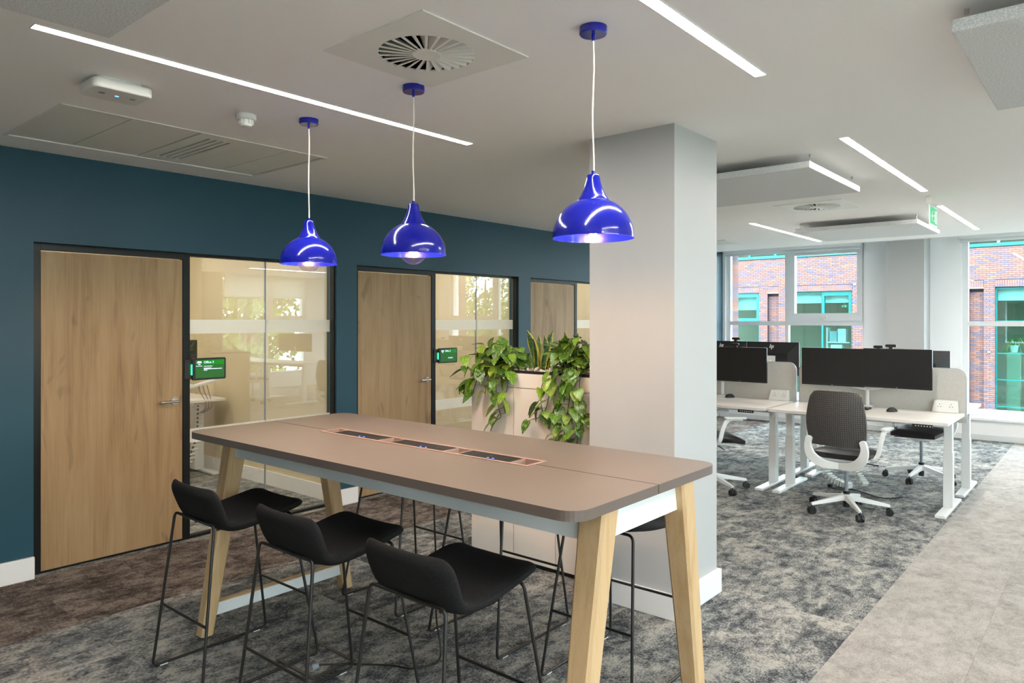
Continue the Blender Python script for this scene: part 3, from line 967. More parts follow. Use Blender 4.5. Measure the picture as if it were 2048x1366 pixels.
flat([rrect(7.150, 7.168, 2.535, 2.553, 0.0089), [(7.150, 2.530), (7.172, 2.530), (7.182, 2.495), (7.165, 2.490), (7.190, 2.450), (7.175, 2.447), (7.152, 2.486)],
      [(7.150, 2.528), (7.128, 2.510), (7.134, 2.504), (7.152, 2.515)], [(7.155, 2.488), (7.140, 2.470), (7.118, 2.466), (7.120, 2.457), (7.146, 2.461), (7.166, 2.480)]], -1.2335, 'running_figure', M['sign_white'], t)

# ================================================================== PENDANT LAMPS
def pendant(label, x, y, globe):
    zr = 1.898
    t = thing('pendant_lamp', label, 'lamp', (x, y, zr), 'row of cobalt blue pendant lamps')
    MB().lathe([(0.0005, 0.001), (0.050, 0.001), (0.050, -0.023), (0.047, -0.027), (0.0005, -0.027)], 40, (x, y, CEIL)).build('canopy', M['cobalt'], t, smooth=30, fix=True)
    q = MB(); q.cyl((x, y, CEIL - 0.026), (x, y, CEIL - 0.048), 0.006, n=12)
    q.build('cord_grip', M['cobalt'], t, smooth=40)
    q = MB(); n = 9
    q.tube([(x + 0.003 * math.sin(i * 0.9), y, CEIL - 0.044 + (2.135 - CEIL + 0.044) * i / n) for i in range(n + 1)], 0.0030, 8)
    q.build('cord', M['cord'], t, smooth=60)
    q = MB(); q.cyl((x, y, 2.118), (x, y, 2.138), 0.0065, n=16); q.build('shade_cap', M['cobalt'], t, smooth=40)
    prof = [(0.0045, 0.227), (0.0205, 0.226), (0.0235, 0.222)]
    for k in range(1, 9):
        u = k / 8
        prof.append((0.0235 + (0.058 - 0.0235) * (0.35 * u + 0.65 * u ** 2.3), 0.222 - 0.088 * u))
    prof.append((0.0585, 0.1325))
    Rr = 0.147
    for k in range(1, 15):
        a = k / 14 * PI / 2
        a0 = math.asin(0.0585 / Rr)
        aa = a0 + (PI / 2 - a0) * k / 14
        zc = 0.1325 / math.cos(a0)
        prof.append((Rr * math.sin(aa), 0.0005 + 0.1325 * math.cos(aa) / math.cos(a0)))
    prof.append((Rr + 0.0006, -0.003))
    inner = [(r_ - 0.0022, z_ - 0.0015) for (r_, z_) in prof[3:-1]][::-1]
    shade = MB().lathe(prof + [(Rr - 0.002, -0.003)] + inner + [(0.0045, 0.222)], 56, (x, y, zr)).build('shade', M['cobalt'], t, smooth=35, fix=True)
    # bulb
    bulb = thing('bulb', None, None, (x, y, zr)); bulb.parent = t; bulb.location = (0, 0, 0)
    gz = 0.012 if globe > 0.04 else 0.022
    q = MB().lathe([(0.0005, 0.112), (0.013, 0.110), (0.014, 0.075), (0.013, 0.070)], 20, (x, y, zr)); q.build('bulb_base', M['tan_base'], bulb, smooth=40, fix=True)
    pts = [(0.013, 0.072)]
    for k in range(0, 15):
        a = R(28) + (PI - R(28)) * k / 14
        pts.append((max(globe * math.sin(a), 0.0005), gz + globe * math.cos(a)))
    MB().lathe(pts, 32, (x, y, zr)).build('globe', M['bulb_glass'], bulb, smooth=60)
    q = MB()
    for k in range(6):
        a = 2 * PI * k / 6
        q.tube([(x + 0.007 * math.cos(a), y + 0.007 * math.sin(a), zr + 0.030), (x + 0.014 * math.cos(a + 0.4), y + 0.014 * math.sin(a + 0.4), zr + 0.002)], 0.0026, 6)
    q.build('filament', M['filament'], bulb)
    ld = bpy.data.lights.new('bulb_light', 'POINT')
    ld.energy = BULB; ld.color = (1.0, 0.58, 0.28); ld.shadow_soft_size = 0.02
    lo = bpy.data.objects.new('bulb_light', ld); COL.objects.link(lo)
    lo.parent = bulb; lo.location = (0, 0, 0.014)
    return t
pendant('blue pendant lamp farthest from the column, over the wall end of the table', -3.25, 2.185, 0.057)
pendant('middle blue pendant lamp hanging over the centre of the high table', -2.429, 2.180, 0.058)
pendant('nearest blue pendant lamp hanging in front of the white column', -1.447, 2.160, 0.030)

# ================================================================== HIGH TABLE
TX0, TX1, TY0, TYM, TY1 = -3.642, -1.212, 1.722, 2.211, 2.700
t = thing('high_table', 'tall meeting table with two taupe tops, white apron and pale wooden legs', 'table', ((TX0 + TX1) / 2, TYM, 0))
zt, zb = TABLE, TABLE - 0.034
rc = 0.075
nx0, nx1, ny0, ny1 = -3.100, -1.757, 2.160, 2.272
def half(y0, y1, near):
    p = rrect(TX0, TX1, y0, y1, rc, 8, (1, 1, 0, 0) if near else (0, 0, 1, 1))
    g = 0.0022
    if near:
        # inner edge runs from (TX1,y1) to (TX0,y1): notch for the power tray
        i = p.index((TX1, y1))
        p = p[:i + 1] + [(nx1, y1), (nx1, ny0), (nx0, ny0), (nx0, y1)] + p[i + 1:]
    else:
        i = p.index((TX0, y0))
        p = p[:i + 1] + [(nx0, y0), (nx0, ny1), (nx1, ny1), (nx1, y0)] + p[i + 1:]
    top = MB().prism(p, zb + 0.001, zt).build('table_top', M['taupe'], t)
    top.data.materials.append(M['taupe_shaded'])
    for pl in top.data.polygons:
        if abs(pl.normal.z) < 0.5: pl.material_index = 1
    return top
half(TY0, TYM - 0.003, True)
half(TYM + 0.003, TY1, False)
# power tray
tray = thing('power_tray', None, None, (0, 0, 0)); tray.parent = t
WORLD[tray.name] = WORLD[t.name].copy()
tray.location = (0, 0, 0)
tray['label'] = 'rose taupe power and cable tray'
PAN = [(-3.022, -2.672), (-2.580, -2.236), (-2.138, -1.858)]
q = MB()
z1 = zt + 0.003
def ringbox(q, ox0, ox1, oy0, oy1, ix0, ix1, iy0, iy1, z0, z1):
    q.box(ox0, ox1, oy0, iy0, z0, z1); q.box(ox0, ox1, iy1, oy1, z0, z1)
    q.box(ox0, ix0, iy0, iy1, z0, z1); q.box(ix1, ox1, iy0, iy1, z0, z1)
ringbox(q, nx0 - 0.008, nx1 + 0.008, ny0 - 0.008, ny1 + 0.008, nx0 + 0.006, nx1 - 0.006, ny0 + 0.006, ny1 - 0.006, zt + 0.0002, z1)
q.build('tray_rim', M['rose'], tray, bevel=0.0012)
q = MB()
ringbox(q, nx0 + 0.001, nx1 - 0.001, ny0 + 0.001, ny1 - 0.001, nx0 + 0.006, nx1 - 0.006, ny0 + 0.006, ny1 - 0.006, zt - 0.055, zt)
q.box(nx0 + 0.001, nx1 - 0.001, ny0 + 0.001, ny1 - 0.001, zt - 0.058, zt - 0.054)
for (a, c) in PAN:
    q.box(a - 0.010, a - 0.005, ny0 + 0.006, ny1 - 0.006, zt - 0.054, z1 - 0.001)
    q.box(c + 0.005, c + 0.010, ny0 + 0.006, ny1 - 0.006, zt - 0.054, z1 - 0.001)
q.build('tray_well', M['rose'], tray)
for (a, c) in PAN:
    sp = MB().box(a - 0.004, c + 0.004, ny0 + 0.007, ny1 - 0.007, zt - 0.020, zt + 0.0005).build('socket_strip', M['black'], tray, bevel=0.001)
    WORLD[sp.name] = WORLD[sp.name]
    ym = (ny0 + ny1) / 2
    for k in range(3):
        xx = a + (c - a) * (0.2 + 0.3 * k)
        MB().cyl((xx, ym + 0.006, zt + 0.0000), (xx, ym + 0.006, zt + 0.0012), 0.015, n=16).build('socket', M['mon'], sp, smooth=40)
    for k in range(2):
        xx = a + (c - a) * (0.55 + 0.1 * k)
        MB().cyl((xx, ym - 0.028, zt + 0.0000), (xx, ym - 0.028, zt + 0.0018), 0.0045, n=8).build('status_light', M['led_blue'], sp)
# apron
AX0, AX1, AY0, AY1 = -3.500, -1.262, 1.905, 2.500
q = MB()
az0 = TABLE - 0.142
for nm, bxs in (('long_apron', (AX0, AX1, AY0, AY0 + 0.022)), ('long_apron', (AX0, AX1, AY1 - 0.022, AY1)), ('end_apron', (AX0, AX0 + 0.022, AY0 + 0.022, AY1 - 0.022)), ('end_apron', (AX1 - 0.022, AX1, AY0 + 0.022, AY1 - 0.022))):
    MB().box(*bxs, az0, zb).build(nm, M['whitemetal'], t, bevel=0.002)
# wooden battens under the tops
for bx_ in (-3.33, -2.80, -2.10, -1.55):
    MB().box(bx_ - 0.021, bx_ + 0.021, TY0 + 0.075, TY1 - 0.075, zb - 0.020, zb).build('batten', M['ash'], t, bevel=0.004)
# legs: splayed across the table, tapering down
def leg(xc, yt, yf, sgn):
    z_t = zb
    wx0, wx1 = 0.050, 0.036     # half sizes top / foot along x
    wy0, wy1 = 0.046, 0.032
    def ringz(y, z, hx, hy):
        ch = 0.010
        return [(xc - hx + ch, y - hy, z), (xc + hx - ch, y - hy, z), (xc + hx, y - hy + ch, z), (xc + hx, y + hy - ch, z), (xc + hx - ch, y + hy, z), (xc - hx + ch, y + hy, z), (xc - hx, y + hy - ch, z), (xc - hx, y - hy + ch, z)]
    q = MB(); a = ringz(yf, 0.008, wx1, wy1); c = ringz(yt, z_t, wx0, wy0)
    q.add(a + c, [tuple(range(7, -1, -1)), tuple(range(8, 16))] + [(i, (i + 1) % 8, 8 + (i + 1) % 8, 8 + i) for i in range(8)])
    l = q.build('leg', M['ash'], t)
    MB().cyl((xc, yf, 0.0), (xc, yf, 0.009), 0.024, n=16).build('glide', M['black'], l)
LXA, LXB = -3.540, -1.277
for xc in (LXA, LXB):
    leg(xc, 1.940, 1.768, -1)
    leg(xc, 2.470, 2.632, 1)
    # low white cross rail between the feet
    r_ = MB().box(xc - 0.020, xc + 0.020, 1.805, 2.600, 0.095, 0.155).build('foot_rail', M['whitemetal'], t, bevel=0.003)
    MB().box(xc - 0.020, xc + 0.020, 1.805, 2.600, 0.1552, 0.160).build('rail_cap', M['ash'], r_)

# floor box and its cable
t2 = thing('floor_box', 'open floor power box in the carpet under the high table', 'floor box', (-2.88, 1.98, 0))
ringb = MB(); ringbox(ringb, -3.03, -2.74, 1.86, 2.10, -3.01, -2.76, 1.88, 2.08, -0.002, 0.006)
ringb.build('box_rim', M['bronze'], t2, bevel=0.002)
MB().box(-3.009, -2.95, 1.882, 2.078, -0.001, 0.005).build('lid', M['carpet_grey'], t2)
MB().box(-2.95, -2.762, 1.882, 2.078, -0.001, 0.003).build('lid', M['carpet_grey'], t2)
t2 = thing('power_cable', 'black power cable running across the carpet up to the high table', 'cable', (-2.79, 1.93, 0))
q = MB()
pts = [(-2.785, 1.925, 0.030), (-2.775, 1.945, 0.028), (-2.745, 2.02, 0.012), (-2.66, 2.10, 0.008), (-2.56, 2.17, 0.008), (-2.48, 2.20, 0.008), (-2.44, 2.255, 0.008), (-2.425, 2.33, 0.012), (-2.45, 2.37, 0.06), (-2.47, 2.36, 0.2), (-2.44, 2.33, 0.45), (-2.42, 2.30, 0.7), (-2.40, 2.27, 0.975)]
def smoothline(p, n=6):
    p = [Vector(a) for a in p]; out = []
    for i in range(len(p) - 1):
        p0 = p[max(i - 1, 0)]; p1 = p[i]; p2 = p[i + 1]; p3 = p[min(i + 2, len(p) - 1)]
        for k in range(n):
            u = k / n
            out.append(0.5 * ((2 * p1) + (p2 - p0) * u + (2 * p0 - 5 * p1 + 4 * p2 - p3) * u * u + (3 * p1 - p0 - 3 * p2 + p3) * u ** 3))
    out.append(p[-1])
    return out
q.tube(smoothline(pts), 0.0045, 8); q.build('flex', M['cable'], t2, smooth=60)
q = MB(); q.cyl((-2.800, 1.905, 0.022), (-2.785, 1.926, 0.030), 0.016, 0.011, 14)
q.build('plug', M['trimgrey'], t2, smooth=40)

# ================================================================== BAR STOOLS
def make_stool():
    t = thing('bar_stool', 'x', 'stool', (0, 0, 0), 'black upholstered bar stools around the high table')
    # one-piece upholstered shell: swept cross sections from seat front to back top
    # (y, z of the upper skin at the centre, half width, side lift, thickness)
    prof = [(0.226, 0.700, 0.150, 0.0, 0.010), (0.240, 0.712, 0.172, 0.002, 0.024), (0.243, 0.730, 0.190, 0.006, 0.036), (0.230, 0.745, 0.203, 0.011, 0.044), (0.190, 0.744, 0.212, 0.015, 0.046), (0.12, 0.728, 0.216, 0.017, 0.046),
            (0.04, 0.711, 0.217, 0.018, 0.045), (-0.04, 0.699, 0.216, 0.018, 0.044), (-0.095, 0.695, 0.214, 0.018, 0.044), (-0.128, 0.703, 0.213, 0.016, 0.044), (-0.150, 0.726, 0.214, 0.010, 0.043),
            (-0.170, 0.765, 0.217, 0.004, 0.042), (-0.192, 0.810, 0.219, 0.0, 0.042), (-0.212, 0.846, 0.213, 0.0, 0.040), (-0.223, 0.864, 0.200, 0.0, 0.034), (-0.234, 0.873, 0.182, 0.0, 0.018)]
    nW = 13
    tops, bots = [], []
    m = len(prof)
    for i, (y, z, hw, lift, th) in enumerate(prof):
        y2, z2 = prof[min(i + 1, m - 1)][:2]; y1, z1 = prof[max(i - 1, 0)][:2]
        tl = math.hypot(y2 - y1, z2 - z1)
        # normal pointing to the sitter
        ny, nz = (z2 - z1) / tl * -1 * -1, -(y2 - y1) / tl
        ny = (z2 - z1) / tl
        rowt, rowb = [], []
        for k in range(nW):
            u = -1 + 2 * k / (nW - 1)
            e = abs(u) ** 2.2
            x = hw * math.sin(u * PI / 2) if False else hw * u
            edge = max(0.0, (abs(u) - 0.80) / 0.20)
            sh = math.sqrt(max(0.0, 1 - edge ** 2)) if edge < 1 else 0.0
            tt = th * (0.5 + 0.5 * sh)
            off = lift * e
            back = max(0.0, min(1.0, (i - 9) / 4.0))
            wrap = 0.030 * back * e
            cy = y + ny * 0 + wrap; cz = z + off
            mid = th * 0.5
            rowt.append((x, cy + ny * (-mid + tt / 2 + 0) + ny * mid * 0, cz + nz * (-mid + tt / 2)))
            rowb.append((x, cy - ny * (mid + tt / 2), cz - nz * (mid + tt / 2)))
        tops.append(rowt); bots.append(rowb)
    q = MB()
    for row in tops + bots:
        q.v += row
    def I(layer, i, k): return (layer * m + i) * nW + k
    for i in range(m - 1):
        for k in range(nW - 1):
            q.f.append((I(0, i, k), I(0, i, k + 1), I(0, i + 1, k + 1), I(0, i + 1, k)))
            q.f.append((I(1, i, k), I(1, i + 1, k), I(1, i + 1, k + 1), I(1, i, k + 1)))
        q.f.append((I(0, i, 0), I(0, i + 1, 0), I(1, i + 1, 0), I(1, i, 0)))
        q.f.append((I(0, i, nW - 1), I(1, i, nW - 1), I(1, i + 1, nW - 1), I(0, i + 1, nW - 1)))
    for k in range(nW - 1):
        q.f.append((I(0, 0, k), I(1, 0, k), I(1, 0, k + 1), I(0, 0, k + 1)))
        q.f.append((I(0, m - 1, k), I(0, m - 1, k + 1), I(1, m - 1, k + 1), I(1, m - 1, k)))
    sh = q.build('seat_shell', M['fabric'], t, smooth=80, local=True, fix=True)
    sb = sh.modifiers.new('soft', 'SUBSURF'); sb.levels = 1; sb.render_levels = 1
    # rod frame
    r = 0.0066
    for sx in (-1, 1):
        rear_top = Vector((sx * 0.183, -0.204, 0.712)); front_top = Vector((sx * 0.175, 0.180, 0.688))
        rear_ft = Vector((sx * 0.233, -0.285, 0.0075)); front_ft = Vector((sx * 0.233, 0.290, 0.0075))
        side = fillet([Vector((0, -0.190, 0.682)) * 1.0 if False else Vector((sx * 0.06, -0.196, 0.705)), rear_top, rear_ft, front_ft, front_top, Vector((sx * 0.05, 0.178, 0.690))], 0.028, 6)
        q = MB().tube(side, r, 10)
        q.build('side_frame', M['blackmetal'], t, smooth=60, local=True)
        for gy in (-0.235, 0.235):
            MB().box(sx * 0.233 - 0.007, sx * 0.233 + 0.007, gy - 0.018, gy + 0.018, 0.0, 0.005).build('glide', M['plastic'], t, local=True)
    def on(p, q_, z):
        u = (z - q_[2]) / (p[2] - q_[2]); return Vector(q_) + (Vector(p) - Vector(q_)) * u
    for nm, top, ft in (('rear_footrest', (0.183, -0.204, 0.712), (0.233, -0.285, 0.0075)), ('front_footrest', (0.175, 0.180, 0.688), (0.233, 0.290, 0.0075))):
        p = on(top, ft, 0.295)
        MB().cyl((-p.x, p.y, p.z), (p.x, p.y, p.z), r * 0.95, n=10).build(nm, M['blackmetal'], t, smooth=60, local=True)
    MB().tube([(-0.062, -0.196, 0.705), (0.062, -0.196, 0.705)], r, 10).build('seat_bar', M['blackmetal'], t, smooth=60, local=True)
    MB().tube([(-0.052, 0.178, 0.690), (0.052, 0.178, 0.690)], r, 10).build('seat_bar', M['blackmetal'], t, smooth=60, local=True)
    q = MB(); q.tube([(-0.10, -0.150, 0.668), (-0.10, 0.178, 0.690)], r * 0.8, 8)
    q.build('seat_rail', M['blackmetal'], t, smooth=60, local=True)
    q = MB(); q.tube([(0.10, -0.150, 0.668), (0.10, 0.178, 0.690)], r * 0.8, 8)
    q.build('seat_rail', M['blackmetal'], t, smooth=60, local=True)
    return t
stool = make_stool()
spots = [(-3.165, 1.735, 0, 'black bar stool on the near side of the table, closest to the oak door'),
         (-2.456, 1.750, 0, 'black bar stool in the middle of the near side of the table'),
         (-1.758, 1.750, 0, 'black bar stool on the near side, closest to the viewer'),
         (-3.200, 2.822, PI, 'black bar stool on the far side of the table, mostly hidden at the wall end'),
         (-2.466, 2.815, PI, 'black bar stool in the middle of the far side, in front of the planter'),
         (-1.745, 2.825, PI, 'black bar stool on the far side in front of the white column')]
for i, (x, y, rz, lab) in enumerate(spots):
    if i == 0:
        stool.location = (x, y, 0); stool['label'] = lab
    else:
        copy_tree(stool, None, lab, (x, y, 0), rz)

# ================================================================== PLANTER
PY0, PY1 = 3.612, 4.0
for k, (a, c) in enumerate(((-3.432, -3.052), (-3.050, -2.708), (-2.706, -2.384))):
    t = thing('planter_cabinet', ['white planter cabinet at the wall end of the row', 'middle white planter cabinet under the snake plants', 'white planter cabinet next to the column'][k], 'cabinet', ((a + c) / 2, 3.8, 0), 'white cabinets under the planter')
    MB().box(a, c, PY0 + 0.020, PY1, 0.03, 1.255).build('body', M['planter'], t)
    MB().box(a + 0.002, c - 0.002, PY0 + 0.003, PY0 + 0.019, 1.160, 1.253).build('upper_front', M['planter'], t, bevel=0.001)
    MB().box(a + 0.002, c - 0.002, PY0 + 0.003, PY0 + 0.019, 0.034, 1.156).build('door', M['planter'], t, bevel=0.001)
    MB().box(a + 0.01, c - 0.01, PY0 + 0.03, PY1 - 0.02, 0, 0.03).build('plinth', M['black'], t)
t = thing('planter_trough', 'black planter trough on top of the white cabinets', 'planter', (-2.9, 3.8, 1.256))
q = MB(); ringbox(q, -3.428, -2.388, PY0 + 0.006, PY1 - 0.004, -3.415, -2.401, PY0 + 0.02, PY1 - 0.018, 1.256, 1.272)
q.build('rim', M['soil'], t, bevel=0.001)
MB().box(-3.415, -2.401, PY0 + 0.02, PY1 - 0.018, 1.256, 1.258).build('liner', M['soil'], t)
# pebbles
q = MB()
rng = random.Random(3)
ico = []
bm = bmesh.new(); bmesh.ops.create_icosphere(bm, subdivisions=1, radius=1.0)
iv = [v.co.copy() for v in bm.verts]; ifc = [tuple(v.index for v in f.verts) for f in bm.faces]; bm.free()
for k in range(420):
    s_ = rng.uniform(0.009, 0.020)
    mt = Matrix.Translation((rng.uniform(-3.40, -2.415), rng.uniform(PY0 + 0.032, PY1 - 0.03), 1.262 + rng.uniform(0, 0.022))) @ Matrix.Rotation(rng.uniform(0, 6), 4, (rng.random(), rng.random(), rng.random() + 0.1)) @ Matrix.Diagonal((s_ * rng.uniform(0.9, 1.4), s_, s_ * rng.uniform(0.6, 0.9), 1))
    q.add([mt @ v for v in iv], ifc)
tag(q.build('pebbles', M['pebble'], smooth=60), 'pale pebbles covering the soil in the planter trough', 'pebbles', kind='stuff')

# heart shaped leaf, about unit length along +y, stalk at the origin
def leaf_mesh():
    q = MB()
    ys_ = [0.0, 0.06, 0.16, 0.30, 0.46, 0.62, 0.78, 0.90, 1.0]
    hw = [0.20, 0.315, 0.375, 0.385, 0.345, 0.27, 0.17, 0.085, 0.015]
    back = [-0.085, -0.06, -0.025, 0, 0, 0, 0, 0, 0]
    n = len(ys_)
    for i in range(n):
        y = ys_[i]; dz = -0.16 * y ** 2; w = hw[i]
        for f_ in (-1.0, -0.55, 0.0, 0.55, 1.0):
            lift = 0.075 * abs(f_) * (w / 0.385) - 0.055 * f_ * f_
            q.v.append((w * f_, y + back[i] * min(1.0, abs(f_) * 1.3), dz + lift))
    for i in range(n - 1):
        for k in range(4):
            q.f.append((i * 5 + k, i * 5 + k + 1, (i + 1) * 5 + k + 1, (i + 1) * 5 + k))
    return q
LEAF = None
def add_leaf(parent, p, d, size, roll=0.0, droop=0.0):
    """place a leaf at p whose blade runs along d"""
    global LEAF
    if LEAF is None:
        o = leaf_mesh().build('leaf', M['leaf'], None, smooth=80, local=True)
        LEAF = o.data
    else:
        o = bpy.data.objects.new('leaf', LEAF); COL.objects.link(o)
    o.parent = parent
    d = Vector(d).normalized()
    side = d.cross(Vector((0, 0, 1)))
    if side.length < 0.15: side = d.cross(Vector((0, -1, 0)))
    side.normalize()
    up = side.cross(d).normalized()
    rot = Matrix((side, d, up)).transposed().to_4x4()
    o.matrix_local = Matrix.Translation(Vector(p) - WORLD[parent.name]) @ rot @ Matrix.Rotation(roll, 4, 'Y') @ Matrix.Scale(size, 4)
    return o

def pothos(label, root, vines, bush, seed):
    """vines: polylines of world points the trailing stems follow; bush: (cx, cy, cz, rx, ry, rz, n) leaf mass above the rim"""
    rg = random.Random(seed)
    t = thing('pothos_plant', label, 'plant', root, 'trailing pothos plants in the planter')
    st = MB()
    for v in vines:
        line = smoothline(v, 5)
        st.tube(line, 0.0028, 5)
        acc = 0; nxt = 0.03
        for i in range(1, len(line)):
            acc += (line[i] - line[i - 1]).length
            if acc > nxt:
                acc = 0; nxt = rg.uniform(0.026, 0.046)
                out = Vector((rg.uniform(-1, 1), rg.uniform(-1.0, -0.15), rg.uniform(-0.5, 0.45)))
                out.normalize()
                stalk = line[i] + out * rg.uniform(0.025, 0.05)
                st.tube([line[i], stalk], 0.0015, 4)
                d = Vector((out.x * 0.7 + rg.uniform(-0.3, 0.3), -0.40 + rg.uniform(-0.3, 0.25), rg.uniform(-1.0, -0.25)))
                add_leaf(t, stalk, d, rg.uniform(0.068, 0.108), rg.uniform(-0.5, 0.5))
    cx, cy, cz, rx, ry, rz_, n = bush
    for k in range(n):
        while True:
            u = Vector((rg.uniform(-1, 1), rg.uniform(-1, 1), rg.uniform(-0.6, 1)))
            if 0.25 < u.length < 1: break
        p = Vector((min(cx + u.x * rx, -2.47), cy + u.y * ry, cz + u.z * rz_))
        base = Vector((cx + u.x * rx * 0.35, cy + u.y * ry * 0.3, root[2] + 0.01))
        mid = (p + base) / 2 + Vector((0, 0, 0.03))
        st.tube([base, mid, p], 0.0017, 4)
        d = Vector((u.x * 0.8 + rg.uniform(-0.5, 0.5), -0.55 + rg.uniform(-0.4, 0.4), rg.uniform(-0.9, 0.35)))
        add_leaf(t, p, d, rg.uniform(0.070, 0.112), rg.uniform(-0.6, 0.6))
    st.build('stems', M['stem'], t, smooth=60)
    return t
F = PY0 - 0.035
pothos('trailing pothos plant with variegated leaves at the wall end of the planter', (-3.17, 3.72, 1.262),
       [[(-3.22, 3.66, 1.27), (-3.26, F, 1.30), (-3.33, F - 0.01, 1.22), (-3.42, F, 1.16), (-3.50, F, 1.13)],
        [(-3.25, 3.66, 1.27), (-3.30, F, 1.30), (-3.36, F, 1.25), (-3.43, F - 0.02, 1.30), (-3.45, F, 1.36)],
        [(-3.16, 3.64, 1.27), (-3.16, F, 1.26), (-3.17, F, 1.15), (-3.15, F, 1.03), (-3.13, F, 0.96), (-3.20, F, 0.93)],
        [(-3.22, 3.64, 1.27), (-3.22, F, 1.28), (-3.25, F, 1.18), (-3.27, F, 1.10)],
        [(-3.08, 3.64, 1.27), (-3.06, F, 1.27), (-3.07, F, 1.16), (-3.10, F, 1.06), (-3.09, F, 0.99)],
        [(-3.30, 3.64, 1.27), (-3.31, F, 1.28), (-3.35, F, 1.18), (-3.38, F, 1.12)]],
       (-3.20, 3.66, 1.36, 0.22, 0.10, 0.13, 84), 11)
pothos('trailing pothos plant with long vines next to the column', (-2.56, 3.72, 1.262),
       [[(-2.62, 3.64, 1.27), (-2.66, F, 1.27), (-2.72, F, 1.15), (-2.75, F, 1.05), (-2.80, F, 0.99), (-2.86, F, 0.97)],
        [(-2.60, 3.64, 1.27), (-2.62, F, 1.27), (-2.64, F, 1.12), (-2.66, F, 0.98), (-2.69, F, 0.88), (-2.66, F, 0.80)],
        [(-2.55, 3.64, 1.27), (-2.55, F, 1.27), (-2.57, F, 1.12), (-2.60, F, 0.95), (-2.58, F, 0.84), (-2.55, F, 0.77)],
        [(-2.50, 3.64, 1.27), (-2.49, F, 1.26), (-2.50, F, 1.12), (-2.48, F, 1.00), (-2.46, F, 0.93)],
        [(-2.66, 3.64, 1.27), (-2.70, F, 1.28), (-2.78, F, 1.20), (-2.79, F, 1.08), (-2.77, F, 1.01)],
        [(-2.52, 3.64, 1.27), (-2.52, F, 1.28), (-2.55, F, 1.18), (-2.53, F, 1.03), (-2.51, F, 0.90), (-2.52, F, 0.83)]],
       (-2.59, 3.66, 1.38, 0.155, 0.09, 0.14, 78), 23)

def snake_plant(label, x, y, n, h, seed):
    rg = random.Random(seed)
    t = thing('snake_plant', label, 'plant', (x, y, 1.262), 'snake plants in the planter')
    for k in range(n):
        a = rg.uniform(0, 2 * PI)
        lean = rg.uniform(0.02, 0.09)
        hh = h * rg.uniform(0.72, 1.0)
        w = rg.uniform(0.027, 0.037)
        bx_, by_ = x + rg.uniform(-0.045, 0.045), y + rg.uniform(-0.03, 0.03)
        face = rg.uniform(-0.7, 0.7)
        q = MB(); q.uv = []
        seg = 8
        for i in range(seg + 1):
            u = i / seg
            ww = w * (0.62 + 0.75 * u - 0.2 * u * u) * (1 - max(0, (u - 0.55) / 0.45) ** 1.7)
            cx_ = bx_ + math.cos(a) * lean * u ** 1.6
            cy_ = by_ + math.sin(a) * lean * u ** 1.6
            ct, st_ = math.cos(face + 0.25 * u), math.sin(face + 0.25 * u)
            for s_, dep in ((-1, 0.005), (-0.5, 0.0), (0.5, 0.0), (1, 0.005)):
                q.v.append((cx_ + s_ * ww * ct + dep * st_, cy_ + s_ * ww * st_ - dep * ct * -1, 1.258 + hh * u))
                q.uv.append(((s_ + 1) / 2, u))
        for i in range(seg):
            for j in range(3):
                q.f.append((i * 4 + j, i * 4 + j + 1, (i + 1) * 4 + j + 1, (i + 1) * 4 + j))
        o = q.build('leaf_blade', M['snake'], t, smooth=60)
        sd = o.modifiers.new('thick', 'SOLIDIFY'); sd.thickness = 0.0025
    return t
snake_plant('snake plant with yellow edged leaves between the two pothos plants', -2.900, 3.72, 6, 0.290, 4)
snake_plant('snake plant with yellow edged leaves behind the right pothos', -2.690, 3.74, 5, 0.290, 9)

